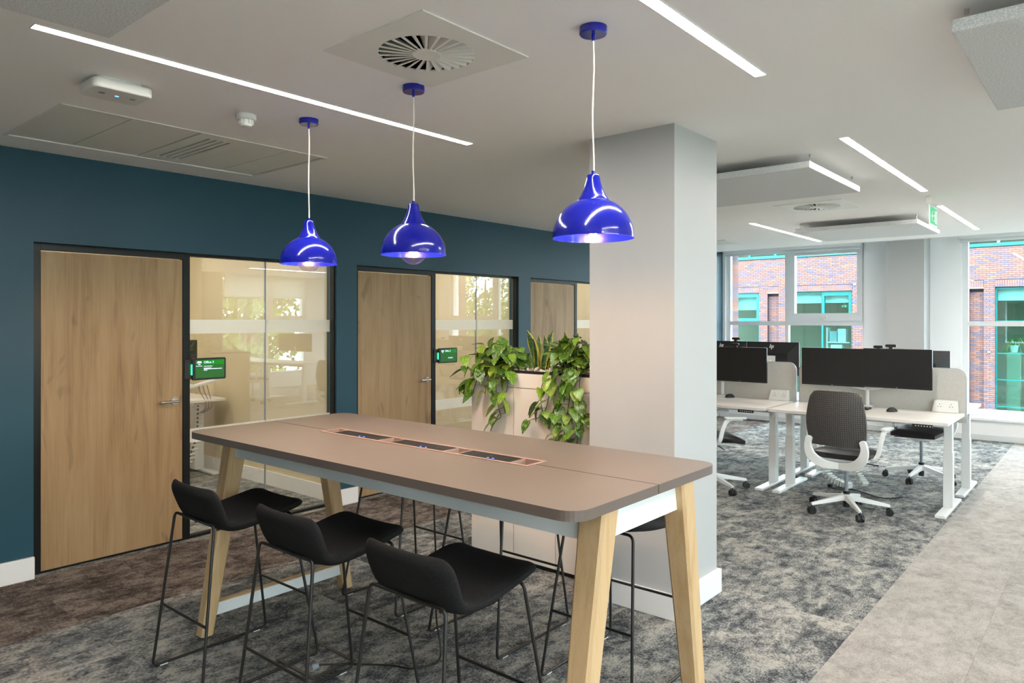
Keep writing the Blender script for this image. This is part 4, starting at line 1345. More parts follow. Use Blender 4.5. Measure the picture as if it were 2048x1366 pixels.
# ================================================================== DOOR TABLETS
def tablet(label, y0, y1, z0, z1, room, avail):
    x = FACE + 0.006
    t = thing('room_booking_tablet', label, 'tablet', (x, (y0 + y1) / 2, z0), 'room booking tablets beside the doors')
    q = MB().prism(rrect(y0, y1, z0, z1, 0.012), x, x + 0.020, 'yz')
    q.build('case', M['black'], t, smooth=30, bevel=0.002, fix=True)
    MB().box(x - 0.012, x + 0.004, y0 - 0.050, y0 + 0.06, z0 + 0.010, z1 - 0.010).build('wall_mount', M['black'], t, bevel=0.003)
    xs_ = x + 0.0203
    MB().box(x + 0.004, x + 0.0165, y0 - 0.0045, y0 + 0.001, z0 + 0.040, z1 - 0.045).build('light_bar', M['led_green'], t, bevel=0.001)
    m = 0.014
    sc = MB().box(xs_, xs_ + 0.0004, y0 + m + 0.008, y1 - m, z0 + m, z1 - m).build('display', M['scr_green'], t)
    Wd, Hd = (y1 - m) - (y0 + m + 0.008), (z1 - z0 - 2 * m)
    ya, za = y0 + m + 0.008, z1 - m
    MB().box(xs_ + 0.0005, xs_ + 0.0008, ya + Wd * 0.25, y1 - m, za - Hd * 0.26, za).build('banner', M['scr_green_hi'], sc)
    bars = MB()
    def bar(u0, u1, v0, v1): bars.box(xs_ + 0.001, xs_ + 0.0013, ya + Wd * u0, ya + Wd * u1, za - Hd * v1, za - Hd * v0)
    bar(0.06, 0.20, 0.07, 0.12); bar(0.04, 0.21, 0.14, 0.17); bar(0.09, 0.17, 0.22, 0.26)
    if not avail:
        bar(0.01, 0.23, 0.32, 0.345); bar(0.28, 0.58, 0.34, 0.365); bar(0.28, 0.54, 0.44, 0.465); bar(0.28, 0.92, 0.49, 0.525); bar(0.28, 0.40, 0.56, 0.59)
    bars.build('print_lines', M['scr_text'], sc)
    rot = (PI / 2, 0, PI / 2)
    P0 = WORLD[sc.name]
    text('lettering', room, 0.024, M['scr_text'], sc, Vector((xs_ + 0.001, ya + Wd * 0.28, za - Hd * 0.19)) - P0, rot)
    if avail:
        text('lettering', 'Available', 0.019, M['scr_text'], sc, Vector((xs_ + 0.001, ya + Wd * 0.46, za - Hd * 0.74)) - P0, rot)
    return t
tablet('wall tablet with lit green screen beside the nearest oak door', 2.495, 2.752, 1.160, 1.322, 'Office 3', False)
tablet('wall tablet with dim green screen beside the second oak door', 4.985, 5.245, 1.172, 1.323, 'Office 2', True)

# ================================================================== FIRST OFFICE: desk seen through the glass
def box_desk_leg(parent, x, y, along, foot_len, m):
    """two stage column with a foot; along = axis of the foot"""
    dx, dy = (0.036, 0.026) if along == 'y' else (0.026, 0.036)
    q = MB(); q.box(x - dx, x + dx, y - dy - 0.012, y + dy + 0.012, 0.024, 0.49)
    l = q.build('leg', m, parent, bevel=0.003)
    q = MB(); q.box(x - dx + 0.005, x + dx - 0.005, y - dy - 0.007, y + dy + 0.007, 0.488, DESK - 0.026)
    q.build('upper_column', m, l, bevel=0.003)
    q = MB()
    if along == 'y': q.box(x - 0.039, x + 0.039, y - foot_len / 2, y + foot_len / 2, 0.0, 0.026)
    else: q.box(x - foot_len / 2, x + foot_len / 2, y - 0.039, y + 0.039, 0.0, 0.026)
    q.build('foot', m, l, bevel=0.006)

t = thing('office_desk', 'white desk with steel leg inside the first glazed office', 'desk', (-7.45, 2.95, 0))
MB().box(-7.85, -7.05, 2.20, 3.745, 0.775, 0.80).build('desk_top', M['desk'], t, bevel=0.002)
MB().box(-7.50, -7.44, 2.40, 3.60, 0.70, 0.775).build('beam', M['whitemetal'], t, bevel=0.002)
q = MB().box(-7.515, -7.425, 3.60, 3.70, 0.026, 0.70); l = q.build('leg', M['whitemetal'], t, bevel=0.003)
MB().box(-7.80, -7.16, 3.66, 3.74, 0, 0.026).build('foot', M['whitemetal'], l, bevel=0.005)
MB().box(-7.36, -7.30, 3.40, 3.52, 0.72, 0.774).build('cable_tray', M['plastic'], t, bevel=0.003)
t = thing('cable_spine', 'white ribbed cable spine hanging under the office desk', 'cable spine', (-7.2, 3.4, 0))
for k in range(17):
    u = k / 16
    z = 0.70 - 0.68 * u
    yy = 3.56 - 0.22 * max(0, u - 0.45) ** 1.5 * 2.2
    mt = Matrix.Translation((-7.28, yy, z)) @ Matrix.Rotation(0.5 * max(0, u - 0.4), 4, 'X')
    MB().box(-0.030, 0.030, -0.040, 0.040, -0.007, 0.007, mt).build('vertebra', M['plastic'], t, bevel=0.004)
MB().tube([(-7.29, 3.57, 0.72), (-7.29, 3.56, 0.4), (-7.29, 3.42, 0.05)], 0.010, 8).build('cable_core', M['cable'], t, smooth=60)
def monitor(label, w, h, group=None, back_logo=False, arm=None, grp=None):
    """screen faces -y; origin under the screen centre at its lower edge"""
    t = thing('monitor', label, 'monitor', (0, 0, 0), group)
    MB().prism(rrect(-w / 2, w / 2, 0, h, 0.004, 2), -0.010, 0.008, 'xz').build('bezel', M['mon'], t, local=True, fix=True)
    MB().box(-w / 2 + 0.005, w / 2 - 0.005, -0.0108, -0.0099, 0.017, h - 0.005).build('display', M['screen'], t, local=True)
    MB().box(-0.006, 0.006, -0.0112, -0.0100, 0.005, 0.012).build('badge', M['trimgrey'], t, local=True)
    # moulded back: bevelled pyramid shell
    a, b_ = w / 2 - 0.004, 0.0
    q = MB()
    q.add([(-a, 0.008, 0.005), (a, 0.008, 0.005), (a, 0.008, h - 0.005), (-a, 0.008, h - 0.005), (-a * 0.62, 0.042, h * 0.12), (a * 0.62, 0.042, h * 0.12), (a * 0.62, 0.042, h * 0.66), (-a * 0.62, 0.042, h * 0.66)],
          [(0, 1, 2, 3), (4, 7, 6, 5), (0, 4, 5, 1), (1, 5, 6, 2), (2, 6, 7, 3), (3, 7, 4, 0)])
    q.build('back_shell', M['mon'], t, local=True, fix=True)
    return t
mo = monitor('dark monitor back inside the first glazed office', 0.52, 0.33)
mo.location = (-7.42, 3.36, 1.066); mo.rotation_euler = (0, 0, R(-90))
t = thing('monitor_mount', 'pale monitor arm above the office desk behind the glass', 'monitor mount', (-7.3, 3.5, 0.8))
MB().tube([(-7.52, 3.36, 0.80), (-7.52, 3.36, 0.95)], 0.018, 12).build('pole', M['plastic'], t, smooth=40)
MB().tube([(-7.52, 3.36, 0.93), (-7.32, 3.52, 0.92)], 0.022, 10).build('arm', M['plastic'], t, smooth=40)
MB().tube([(-7.34, 3.50, 0.905), (-7.10, 3.705, 1.00)], 0.020, 10).build('arm', M['plastic'], t, smooth=40)
MB().tube([(-7.12, 3.70, 1.00), (-7.46, 3.40, 1.20)], 0.016, 10).build('arm', M['plastic'], t, smooth=40)
MB().box(-7.475, -7.464, 3.30, 3.42, 1.16, 1.27).build('mounting_plate', M['plastic'], t, bevel=0.003)
for k in range(3):
    q = MB().tube(smoothline([(-7.26 + 0.03 * k, 3.56 + 0.03 * k, 0.93), (-7.20 + 0.03 * k, 3.55 + 0.03 * k, 0.86), (-7.06, 3.53 + 0.03 * k, 0.79), (-7.03, 3.52 + 0.03 * k, 0.72), (-7.12, 3.50 + 0.02 * k, 0.66)], 5), 0.004, 6)
    q.build('arm_cable', M['cable'], t, smooth=60)

# ================================================================== OPEN PLAN DESKS
def desk(label, x0, x1, y0, y1, front, group):
    """front: -1 user sits on the -y side, +1 on the +y side"""
    t = thing('sit_stand_desk', label, 'desk', ((x0 + x1) / 2, (y0 + y1) / 2, 0), group)
    MB().box(x0, x1, y0, y1, DESK - 0.026, DESK).build('desk_top', M['desk'], t, bevel=0.0025)
    yc = (y0 + y1) / 2 - 0.02 * front
    for lx in (x0 + 0.062, x1 - 0.062):
        box_desk_leg(t, lx, yc, 'y', 0.765, M['whitemetal'])
    MB().box(x0 + 0.10, x1 - 0.10, yc - 0.035, yc + 0.035, DESK - 0.085, DESK - 0.030).build('beam', M['greymetal'], t, bevel=0.002)
    ye = y0 + 0.02 if front < 0 else y1 - 0.045
    q = MB().box(x1 - 0.262, x1 - 0.115, ye, ye + 0.03, DESK - 0.056, DESK - 0.028)
    hs = q.build('height_control', M['black'], t, bevel=0.003)
    yk = ye - 0.001 if front < 0 else ye + 0.030
    for k in range(6):
        xx = x1 - 0.240 + k * 0.021
        MB().box(xx, xx + 0.010, yk, yk + 0.001, DESK - 0.046, DESK - 0.038).build('button', M['greymetal'], hs)
    return t
GD = 'white sit-stand desks in the open plan bay'
desk('white sit-stand desk half hidden by the column, with a chair turned aside', -3.950, -2.530, 6.615, 7.400, -1, GD)
desk('white sit-stand desk with two black monitors and a grey chair', -2.492, -1.045, 6.615, 7.400, -1, GD)
desk('white sit-stand desk on the window side of the left grey screen', -3.950, -2.530, 7.525, 8.390, 1, GD)
desk('white sit-stand desk on the window side of the right grey screen', -2.492, -1.045, 7.525, 8.390, 1, GD)

def desk_screen(label, x0, x1, y):
    t = thing('desk_screen', label, 'desk divider', ((x0 + x1) / 2, y, 0.70), 'grey fabric desk screens')
    p = rrect(x0, x1, 0.690, 1.168, 0.075, 8, (0, 0, 1, 1))
    MB().prism(p, y - 0.020, y + 0.020, 'xz').build('fabric_panel', M['screenfab'], t, fix=True, bevel=0.003)
    p2 = [(a, c) for a, c in p]
    q = MB()
    e = 0.004
    outer = rrect(x0 - e, x1 + e, 0.690, 1.168 + e, 0.078, 8, (0, 0, 1, 1))
    n = len(p)
    for yy in (y - 0.016, y + 0.016):
        q.v += [(a, yy, c) for a, c in p] + [(a, yy, c) for a, c in outer]
    for i in range(n):
        j = (i + 1) % n
        if i == 0: continue
        q.f += [(i, j, n + j, n + i), (2 * n + i, 3 * n + i, 3 * n + j, 2 * n + j), (n + i, n + j, 3 * n + j, 3 * n + i)]
    q.build('edge_trim', M['trimgrey'], t, fix=True)
    for bx_ in (x0 + 0.2, x1 - 0.2):
        MB().box(bx_ - 0.03, bx_ + 0.03, y - 0.012, y + 0.012, 0.66, 0.70).build('clamp', M['greymetal'], t)
    return t
desk_screen('grey fabric desk screen next to the column', -3.95, -2.522, 7.462)
desk_screen('grey fabric desk screen behind the two black monitors', -2.486, -1.040, 7.462)

def hp_logo(parent, x, z, y, h):
    """slanted four stroke emblem"""
    sk = 0.30
    def S(u0, v0, u1, v1, w):
        return [(-(u0 + sk * v0), v0), (-(u0 + w + sk * v0), v0), (-(u1 + w + sk * v1), v1), (-(u1 + sk * v1), v1)]
    polys = [S(0.0, 0.0, 0.0, 1.0, 0.17), S(0.30, 0.0, 0.30, 0.60, 0.17), S(0.10, 0.56, 0.10, 0.68, 0.30), S(0.56, -0.38, 0.56, 0.66, 0.17), S(0.86, 0.0, 0.86, 0.60, 0.17), S(0.66, 0.56, 0.66, 0.68, 0.30), S(0.66, 0.0, 0.66, 0.10, 0.30)]
    q = MB()
    for p in polys:
        pp = [(x + (a + 0.6) * h, z + c * h) for a, c in p]
        q.prism(pp, y, y + 0.001, 'xz')
    q.build('logo', M['logo'], parent, local=True, fix=True)

GM = 'black monitors on the open plan desks'
mon0 = monitor('black monitor on the left of the pair above the grey chair', 0.568, 0.358, GM)
mon0.location = (-2.098, 7.215, 0.978); mon0.rotation_euler = (0, 0, R(-1.0))
copy_tree(mon0, None, 'black monitor on the right of the pair, next to the socket block', (-1.538, 7.195, 0.985), R(-2.5))
copy_tree(mon0, None, 'black monitor partly hidden behind the column edge', (-3.005, 7.205, 0.965), R(-1.0))
def back_monitor(label, x, y, z, rz, lx):
    m = copy_tree(mon0, None, label, (x, y, z), rz)
    hp_logo(m, lx, 0.278, 0.0405 - 0.02, 0.036)
    return m
# these face the window, so their backs show; emblem sits on the sloping upper shell
def far_monitor(label, x, y, z, rz):
    m = copy_tree(mon0, None, label, (x, y, z), rz)
    # emblem on a small plate standing on the back shell
    hp_logo(m, 0.0, 0.292, 0.030, 0.043)
    return m
far_monitor('monitor back with pale emblem beyond the left screen, cut by the column', -3.46, 7.80, 1.010, R(180))
far_monitor('monitor back with pale emblem beyond the left screen, next to its rounded corner', -2.880, 7.78, 1.010, R(180))
copy_tree(mon0, None, 'monitor back peeking out behind the right black monitor', (-1.500, 7.80, 0.955), R(180))
copy_tree(mon0, None, 'monitor back almost wholly hidden behind the left monitor of the pair', (-2.085, 7.80, 0.955), R(180))

def webcam(label, x, y, z, rz, w=0.09):
    t = thing('webcam', label, 'webcam', (x, y, z), 'black webcams on the monitors', rz=rz)
    MB().prism(rrect(-w / 2, w / 2, 0.012, 0.038, 0.010), -0.014, 0.014, 'xz').build('body', M['black'], t, local=True, fix=True, bevel=0.002)
    l = MB().cyl((0, -0.0155, 0.025), (0, -0.013, 0.025), 0.008, n=16).build('lens', M['screen'], t, local=True)
    MB().box(-0.016, 0.016, -0.012, 0.022, -0.010, 0.013).build('clip', M['black'], t, local=True, bevel=0.002)
    return t
webcam('black webcam on the right monitor of the pair', -1.587, 7.195, 1.345, 0)
webcam('slim black webcam showing behind the right monitor of the pair', -1.834, 7.80, 1.313, R(180), 0.085)
webcam('black webcam on the monitor back with pale emblem by the column', -3.300, 7.80, 1.372, R(180))
webcam('small webcam with pale top on the monitor beside the column', -3.055, 7.205, 1.326, 0, 0.075)

def monitor_arm(label, x, y, mx):
    t = thing('monitor_mount', label, 'monitor mount', (x, y, DESK), 'white twin monitor arms')
    MB().box(x - 0.05, x + 0.05, y - 0.045, y + 0.045, DESK, DESK + 0.018).build('base', M['whitemetal'], t, bevel=0.004)
    MB().cyl((x, y, DESK + 0.01), (x, y, DESK + 0.20), 0.018, n=16).build('pole', M['whitemetal'], t, smooth=40)
    for (tx, ty, tz) in mx:
        ex, ey = (x + tx) / 2, y - 0.02
        a = MB().tube(fillet([(x, y, DESK + 0.17), (ex, ey - 0.03, DESK + 0.20), (tx, ty, tz)], 0.05), 0.016, 10).build('arm', M['whitemetal'], t, smooth=50)
        MB().box(tx - 0.05, tx + 0.05, ty - 0.012, ty + 0.004, tz - 0.05, tz + 0.05).build('mounting_plate', M['whitemetal'], a, bevel=0.003)
    return t
monitor_arm('white twin arm carrying the two black monitors', -1.83, 7.375, [(-2.098, 7.275, 1.13), (-1.538, 7.255, 1.14)])
monitor_arm('white twin arm behind the monitor next to the column', -3.27, 7.375, [(-3.005, 7.265, 1.12)])
monitor_arm('white twin arm holding the monitor backs beyond the left screen', -3.20, 7.56, [(-3.46, 7.742, 1.17), (-2.880, 7.722, 1.17)])

monitor_arm('white twin arm holding the monitor backs beyond the right screen', -1.80, 7.56, [(-2.085, 7.742, 1.12), (-1.50, 7.742, 1.12)])

def socket_block(label, x, y):
    t = thing('socket_block', label, 'power socket', (x, y, DESK), 'white double socket blocks on the desks')
    q = MB()
    w = 0.104
    q.hexa([(x - w, y - 0.035, DESK), (x + w, y - 0.035, DESK), (x + w, y + 0.035, DESK), (x - w, y + 0.035, DESK)],
           [(x - w + 0.012, y + 0.005, DESK + 0.108), (x + w - 0.012, y + 0.005, DESK + 0.108), (x + w - 0.012, y + 0.03, DESK + 0.108), (x - w + 0.012, y + 0.03, DESK + 0.108)])
    q.build('housing', M['plastic'], t, bevel=0.009, seg=3)
    sl = 0.040 / 0.108
    for k, sx in enumerate((-0.045, 0.045)):
        sk_ = None
        for (dx, dz, hw, hh) in ((-0.011, 0.050, 0.003, 0.004), (0.011, 0.050, 0.003, 0.004), (0, 0.070, 0.002, 0.006)):
            zz = DESK + dz; yy = y - 0.035 + sl * dz
            MB().box(x + sx + dx - hw, x + sx + dx + hw, yy - 0.001, yy + 0.002, zz - hh, zz + hh).build('socket_hole', M['black'], t)
    return t
socket_block('white double socket block near the rounded corner of the right screen', -1.190, 7.395)
socket_block('white double socket block near the rounded corner of the left screen', -2.668, 7.395)

def mouse(label, x, y, rz):
    t = thing('computer_mouse', label, 'mouse', (x, y, DESK), 'black computer mice', rz=rz)
    n = 10
    q = MB()
    for i in range(9):
        u = i / 8
        yy = -0.055 + 0.11 * u
        hw = 0.032 * math.sqrt(max(0.02, 1 - (2 * u - 1) ** 4)); hz = 0.040 * (math.sin(PI * (0.12 + 0.80 * u)) ** 0.7)
        hz = max(hz, 0.008)
        for k in range(n):
            a = PI * k / (n - 1)
            q.v.append((hw * math.cos(a), yy, hz * math.sin(a) ** 0.8))
    for i in range(8):
        for k in range(n - 1):
            q.f.append((i * n + k, i * n + k + 1, (i + 1) * n + k + 1, (i + 1) * n + k))
        q.f.append((i * n + n - 1, i * n, (i + 1) * n, (i + 1) * n + n - 1))
    q.f += [tuple(range(n - 1, -1, -1)), tuple(8 * n + k for k in range(n))]
    q.build('shell', M['black'], t, local=True, smooth=60, fix=True)
    MB().box(-0.004, 0.004, 0.020, 0.038, 0.030, 0.040).build('scroll_wheel', M['trimgrey'], t, local=True, bevel=0.002)
    return t
mouse('black mouse on the desk with the two monitors', -1.566, 7.135, R(-25))
mouse('black mouse on the desk beside the column', -3.17, 7.33, R(-30))

def keyboard(label, x, y):
    t = thing('keyboard', label, 'keyboard', (x, y, DESK), 'black keyboards')
    MB().box(x - 0.21, x + 0.21, y - 0.062, y + 0.062, DESK, DESK + 0.014).build('keyboard_base', M['black'], t, bevel=0.003)
    key = None
    for r_ in range(5):
        for c_ in range(14):
            px, py = x - 0.195 + c_ * 0.030, y - 0.049 + r_ * 0.0245
            if key is None:
                key = MB().box(-0.0125, 0.0125, -0.0100, 0.0100, 0, 0.006).build('key', M['mon'], t, local=True)
                o = key
            else:
                o = key.copy(); COL.objects.link(o)
            o.parent = t
            o.location = Vector((px, py, DESK + 0.0138)) - Vector((x, y, DESK))
    return t
keyboard('black keyboard half hidden behind the grey chair back', -1.965, 7.16)
keyboard('black keyboard on the desk beside the column', -3.50, 7.16)

# ------------------------------------------------------------------ task chairs
def make_chair():
    t = thing('task_chair', 'x', 'chair', (0, 0, 0), 'task chairs with charcoal backs and pale frames')
    # five star base
    q = MB().lathe([(0.0005, 0.150), (0.040, 0.150), (0.046, 0.135), (0.040, 0.095), (0.0005, 0.095)], 24)
    q.build('base_hub', M['whitemetal'], t, local=True, smooth=40, fix=True)
    arm0 = None
    for k in range(5):
        a = R(-90 + 36 + 72 * k)
        if arm0 is None:
            q = MB().hexa([(0.025, -0.026, 0.100), (0.325, -0.013, 0.070), (0.325, 0.013, 0.070), (0.025, 0.026, 0.100)],
                          [(0.025, -0.020, 0.146), (0.325, -0.010, 0.092), (0.325, 0.010, 0.092), (0.025, 0.020, 0.146)])
            arm0 = q.build('base_arm', M['whitemetal'], t, local=True, bevel=0.004)
            c0 = thing('castor', None, None, (0, 0, 0)); c0.parent = arm0; c0.location = (0.318, 0, 0)
            # castor as one mesh under the arm: fork and twin wheels
            bpy.data.objects.remove(c0)
            q = MB()
            q.cyl((0.318, 0, 0.060), (0.318, 0, 0.080), 0.008, n=10)
            q.box(0.296, 0.340, -0.008, 0.008, 0.030, 0.062)
            q.cyl((0.322, -0.026, 0.029), (0.322, -0.008, 0.029), 0.029, n=20)
            q.cyl((0.322, 0.008, 0.029), (0.322, 0.026, 0.029), 0.029, n=20)
            q.build('castor', M['black'], arm0, local=True, smooth=40)
            o = arm0
        else:
            o = arm0.copy(); COL.objects.link(o)
            for ch in arm0.children:
                cc = ch.copy(); COL.objects.link(cc); cc.parent = o
        o.parent = t
        o.rotation_euler = (0, 0, a)
    MB().cyl((0, 0, 0.040), (0, 0, 0.175), 0.026, n=20).build('gas_sleeve', M['black'], t, local=True, smooth=40)
    MB().cyl((0, 0, 0.170), (0, 0, 0.40), 0.014, n=16).build('gas_lift', M['trimgrey'], t, local=True, smooth=40)
    q = MB().hexa([(-0.05, -0.09, 0.385), (0.05, -0.09, 0.385), (0.05, 0.10, 0.40), (-0.05, 0.10, 0.40)], [(-0.11, -0.15, 0.445), (0.11, -0.15, 0.445), (0.11, 0.14, 0.445), (-0.11, 0.14, 0.445)])
    mech = q.build('tilt_mechanism', M['whitemetal'], t, local=True, bevel=0.008)
    MB().tube([(0.05, 0.03, 0.42), (0.24, 0.04, 0.41)], 0.005, 8).build('lever', M['black'], mech, local=True)
    # seat cushion with soft waterfall front
    q = MB()
    ny_, nx_ = 10, 9
    def seat_pt(i, k, top):
        v = i / (ny_ - 1); u = -1 + 2 * k / (nx_ - 1)
        y = -0.205 + 0.455 * v
        hw = 0.225 * (1 - 0.10 * abs(2 * v - 1) ** 3)
        x = hw * u
        ed = max(abs(u) ** 5, abs(2 * v - 1) ** 7)
        z = 0.535 - 0.030 * v ** 3 + 0.006 * u * u
        th = 0.075 * (1 - 0.55 * ed)
        return (x, y, z - 0.026 * ed) if top else (x * 0.985, y * 0.99, z - 0.026 * ed - th)
    for top in (1, 0):
        for i in range(ny_):
            for k in range(nx_): q.v.append(seat_pt(i, k, top))
    N_ = ny_ * nx_
    for i in range(ny_ - 1):
        for k in range(nx_ - 1):
            a = i * nx_ + k
            q.f += [(a, a + 1, a + nx_ + 1, a + nx_), (N_ + a, N_ + a + nx_, N_ + a + nx_ + 1, N_ + a + 1)]
    for i in range(ny_ - 1):
        a = i * nx_; b_ = a + nx_ - 1
        q.f += [(a, a + nx_, N_ + a + nx_, N_ + a), (b_, N_ + b_, N_ + b_ + nx_, b_ + nx_)]
    for k in range(nx_ - 1):
        a = k; b_ = (ny_ - 1) * nx_ + k
        q.f += [(a, N_ + a, N_ + a + 1, a + 1), (b_, b_ + 1, N_ + b_ + 1, N_ + b_)]
    q.build('seat_cushion', M['seat'], t, local=True, smooth=70, fix=True)
    q = MB().prism(rrect(-0.19, 0.19, -0.17, 0.21, 0.06), 0.440, 0.462)
    q.build('seat_pan', M['greymetal'], t, local=True, bevel=0.006)
    # pale yoke: a U sweeping up from the mechanism to both sides of the back
    for sx in (-1, 1):
        line = smoothline([(sx * -0.02, -0.165, 0.405), (sx * 0.11, -0.215, 0.420), (sx * 0.195, -0.245, 0.480), (sx * 0.222, -0.255, 0.565), (sx * 0.205, -0.262, 0.645)], 6)
        n = len(line)
        q = MB()
        for i, p in enumerate(line):
            u = i / (n - 1)
            w = 0.026 + 0.012 * math.sin(PI * min(1, u * 1.2)); dpt = 0.016
            tg = (line[min(i + 1, n - 1)] - line[max(i - 1, 0)]).normalized()
            sd = tg.cross(Vector((0, 1, 0))).normalized()
            if i == n - 1: w = 0.008
            for (a, b_) in ((-1, -1), (1, -1), (1, 1), (-1, 1)):
                q.v.append(tuple(p + sd * (a * w) + Vector((0, 1, 0)) * (b_ * dpt)))
        for i in range(n - 1):
            for k in range(4):
                q.f.append((i * 4 + k, i * 4 + (k + 1) % 4, (i + 1) * 4 + (k + 1) % 4, (i + 1) * 4 + k))
        q.f += [(0, 1, 2, 3), tuple((n - 1) * 4 + k for k in (3, 2, 1, 0))]
        q.build('back_yoke', M['whitemetal'], t, local=True, fix=True, bevel=0.006)
    # back shell
    q = MB(); nz_, nx_ = 12, 11
    def back_pt(i, k, side):
        v = i / (nz_ - 1); u = -1 + 2 * k / (nx_ - 1)
        hw = 0.214 + 0.024 * math.sin(PI * min(1, v * 1.15)) - 0.008 * v
        if v > 0.86: hw *= 1 - 0.16 * ((v - 0.86) / 0.14) ** 2
        if v < 0.08: hw *= 0.96
        z = 0.578 + 0.452 * v - 0.012 * (abs(u) ** 4) * (1 if v > 0.5 else 0)
        y = -0.262 - 0.035 * v - 0.020 * math.sin(PI * v) + 0.045 * u * u
        return (hw * u, y + (0.012 if side else -0.010), z)
    for side in (0, 1):
        for i in range(nz_):
            for k in range(nx_): q.v.append(back_pt(i, k, side))
    N_ = nz_ * nx_
    for i in range(nz_ - 1):
        for k in range(nx_ - 1):
            a = i * nx_ + k
            q.f += [(a, a + 1, a + nx_ + 1, a + nx_), (N_ + a, N_ + a + nx_, N_ + a + nx_ + 1, N_ + a + 1)]
        a = i * nx_; b_ = a + nx_ - 1
        q.f += [(a, a + nx_, N_ + a + nx_, N_ + a), (b_, N_ + b_, N_ + b_ + nx_, b_ + nx_)]
    for k in range(nx_ - 1):
        a = k; b_ = (nz_ - 1) * nx_ + k
        q.f += [(a, N_ + a, N_ + a + 1, a + 1), (b_, b_ + 1, N_ + b_ + 1, N_ + b_)]
    q.build('backrest', M['meshback'], t, local=True, smooth=60, fix=True)
    # arms
    for sx in (-1, 1):
        line = smoothline([(sx * 0.205, -0.02, 0.455), (sx * 0.245, 0.0, 0.50), (sx * 0.262, 0.02, 0.60), (sx * 0.272, 0.05, 0.672), (sx * 0.276, 0.10, 0.690), (sx * 0.276, 0.20, 0.690)], 5)
        n = len(line)
        q = MB()
        for i, p in enumerate(line):
            tg = (line[min(i + 1, n - 1)] - line[max(i - 1, 0)]).normalized()
            sd = Vector((1, 0, 0)); up = tg.cross(sd).normalized()
            w, h_ = 0.015, 0.020 if i < n - 8 else 0.008
            for (a, b_) in ((-1, -1), (1, -1), (1, 1), (-1, 1)):
                q.v.append(tuple(p + sd * (a * w) + up * (b_ * h_)))
        for i in range(n - 1):
            for k in range(4):
                q.f.append((i * 4 + k, i * 4 + (k + 1) % 4, (i + 1) * 4 + (k + 1) % 4, (i + 1) * 4 + k))
        q.f += [(0, 1, 2, 3), tuple((n - 1) * 4 + k for k in (3, 2, 1, 0))]
        ar = q.build('armrest', M['whitemetal'], t, local=True, fix=True, bevel=0.004)
        MB().prism(rrect(sx * 0.276 - 0.030, sx * 0.276 + 0.030, 0.03, 0.235, 0.025), 0.697, 0.714).build('arm_pad', M['greymetal'], ar, local=True, bevel=0.004)
    return t
chair = make_chair()
chair.location = (-1.748, 6.395, 0); chair.rotation_euler = (0, 0, R(-3)); chair['label'] = 'task chair with charcoal perforated back in front of the twin monitors'
copy_tree(chair, None, 'task chair turned sideways, half hidden behind the column', (-2.968, 6.463, 0), R(-50))
copy_tree(chair, None, 'task chair pushed under the window side desk, only seat and base showing', (-1.525, 8.17, 0), R(172))

# white cable spine and leads on the floor under the desk
t = thing('cable_spine', 'white ribbed cable spine curling to the carpet behind the grey chair', 'cable spine', (-2.1, 7.3, 0))
line = smoothline([(-2.30, 7.40, 0.62), (-2.31, 7.42, 0.42), (-2.27, 7.40, 0.24), (-2.17, 7.34, 0.09), (-2.03, 7.30, 0.035), (-1.95, 7.28, 0.030)], 5)
for i in range(0, len(line) - 1):
    p = line[i]; d = (line[min(i + 1, len(line) - 1)] - p).normalized()
    rot = d.to_track_quat('Z', 'Y').to_matrix().to_4x4()
    MB().box(-0.040, 0.040, -0.026, 0.026, -0.008, 0.008, Matrix.Translation(p) @ rot).build('vertebra', M['plastic'], t, bevel=0.005)
t = thing('cable_spine', 'second white cable spine lying on the carpet near the chair base', 'cable spine', (-1.85, 7.4, 0))
line = smoothline([(-2.06, 7.42, 0.30), (-1.99, 7.42, 0.20), (-1.90, 7.40, 0.10), (-1.84, 7.36, 0.035)], 5)
for i in range(0, len(line) - 1):
    p = line[i]; d = (line[i + 1] - p).normalized()
    rot = d.to_track_quat('Z', 'Y').to_matrix().to_4x4()
    MB().box(-0.035, 0.035, -0.022, 0.022, -0.007, 0.007, Matrix.Translation(p) @ rot).build('vertebra', M['plastic'], t, bevel=0.004)
t = thing('power_cable', 'thin black cable on the carpet behind the chair base', 'cable', (-1.9, 7.2, 0))
MB().tube(smoothline([(-2.12, 7.22, 0.02), (-2.05, 7.15, 0.008), (-1.92, 7.24, 0.008), (-1.80, 7.16, 0.008), (-1.62, 7.06, 0.008), (-1.50, 7.20, 0.008)], 6), 0.005, 6).build('flex', M['cable'], t, smooth=60)
MB().box(-2.14, -2.10, 7.20, 7.24, 0.0, 0.035).build('plug', M['black'], t, bevel=0.004)

# desks across the walkway: only their reflection shows in the first office glass
GX = 'reflected desk bay across the walkway'
desk('white desk across the walkway, reflected at the left of the first office glass', 1.55, 3.0, 7.60, 8.38, -1, GX)
desk('white desk across the walkway, reflected at the right of the first office glass', 3.05, 4.5, 7.60, 8.38, -1, GX)
copy_tree(mon0, None, 'black monitor reflected in the middle of the first office glass', (2.0, 8.25, 0.98), R(0))
copy_tree(mon0, None, 'black monitor reflected near the right edge of the first office glass', (2.6, 8.25, 0.98), R(0))
copy_tree(chair, None, 'task chair reflected in the first office glass', (2.35, 7.35, 0), R(15))

# ================================================================== OUTSIDE
struct(MB().box(-60, 60, 11.95, 90, -4.9, -4.5).build('ground', M['ground']), 'ground outside the windows', 'ground')
struct(MB().box(5.25, 70, -40, 11.95, -4.9, -4.5).build('ground_side', M['ground']), 'ground outside the side windows', 'ground')

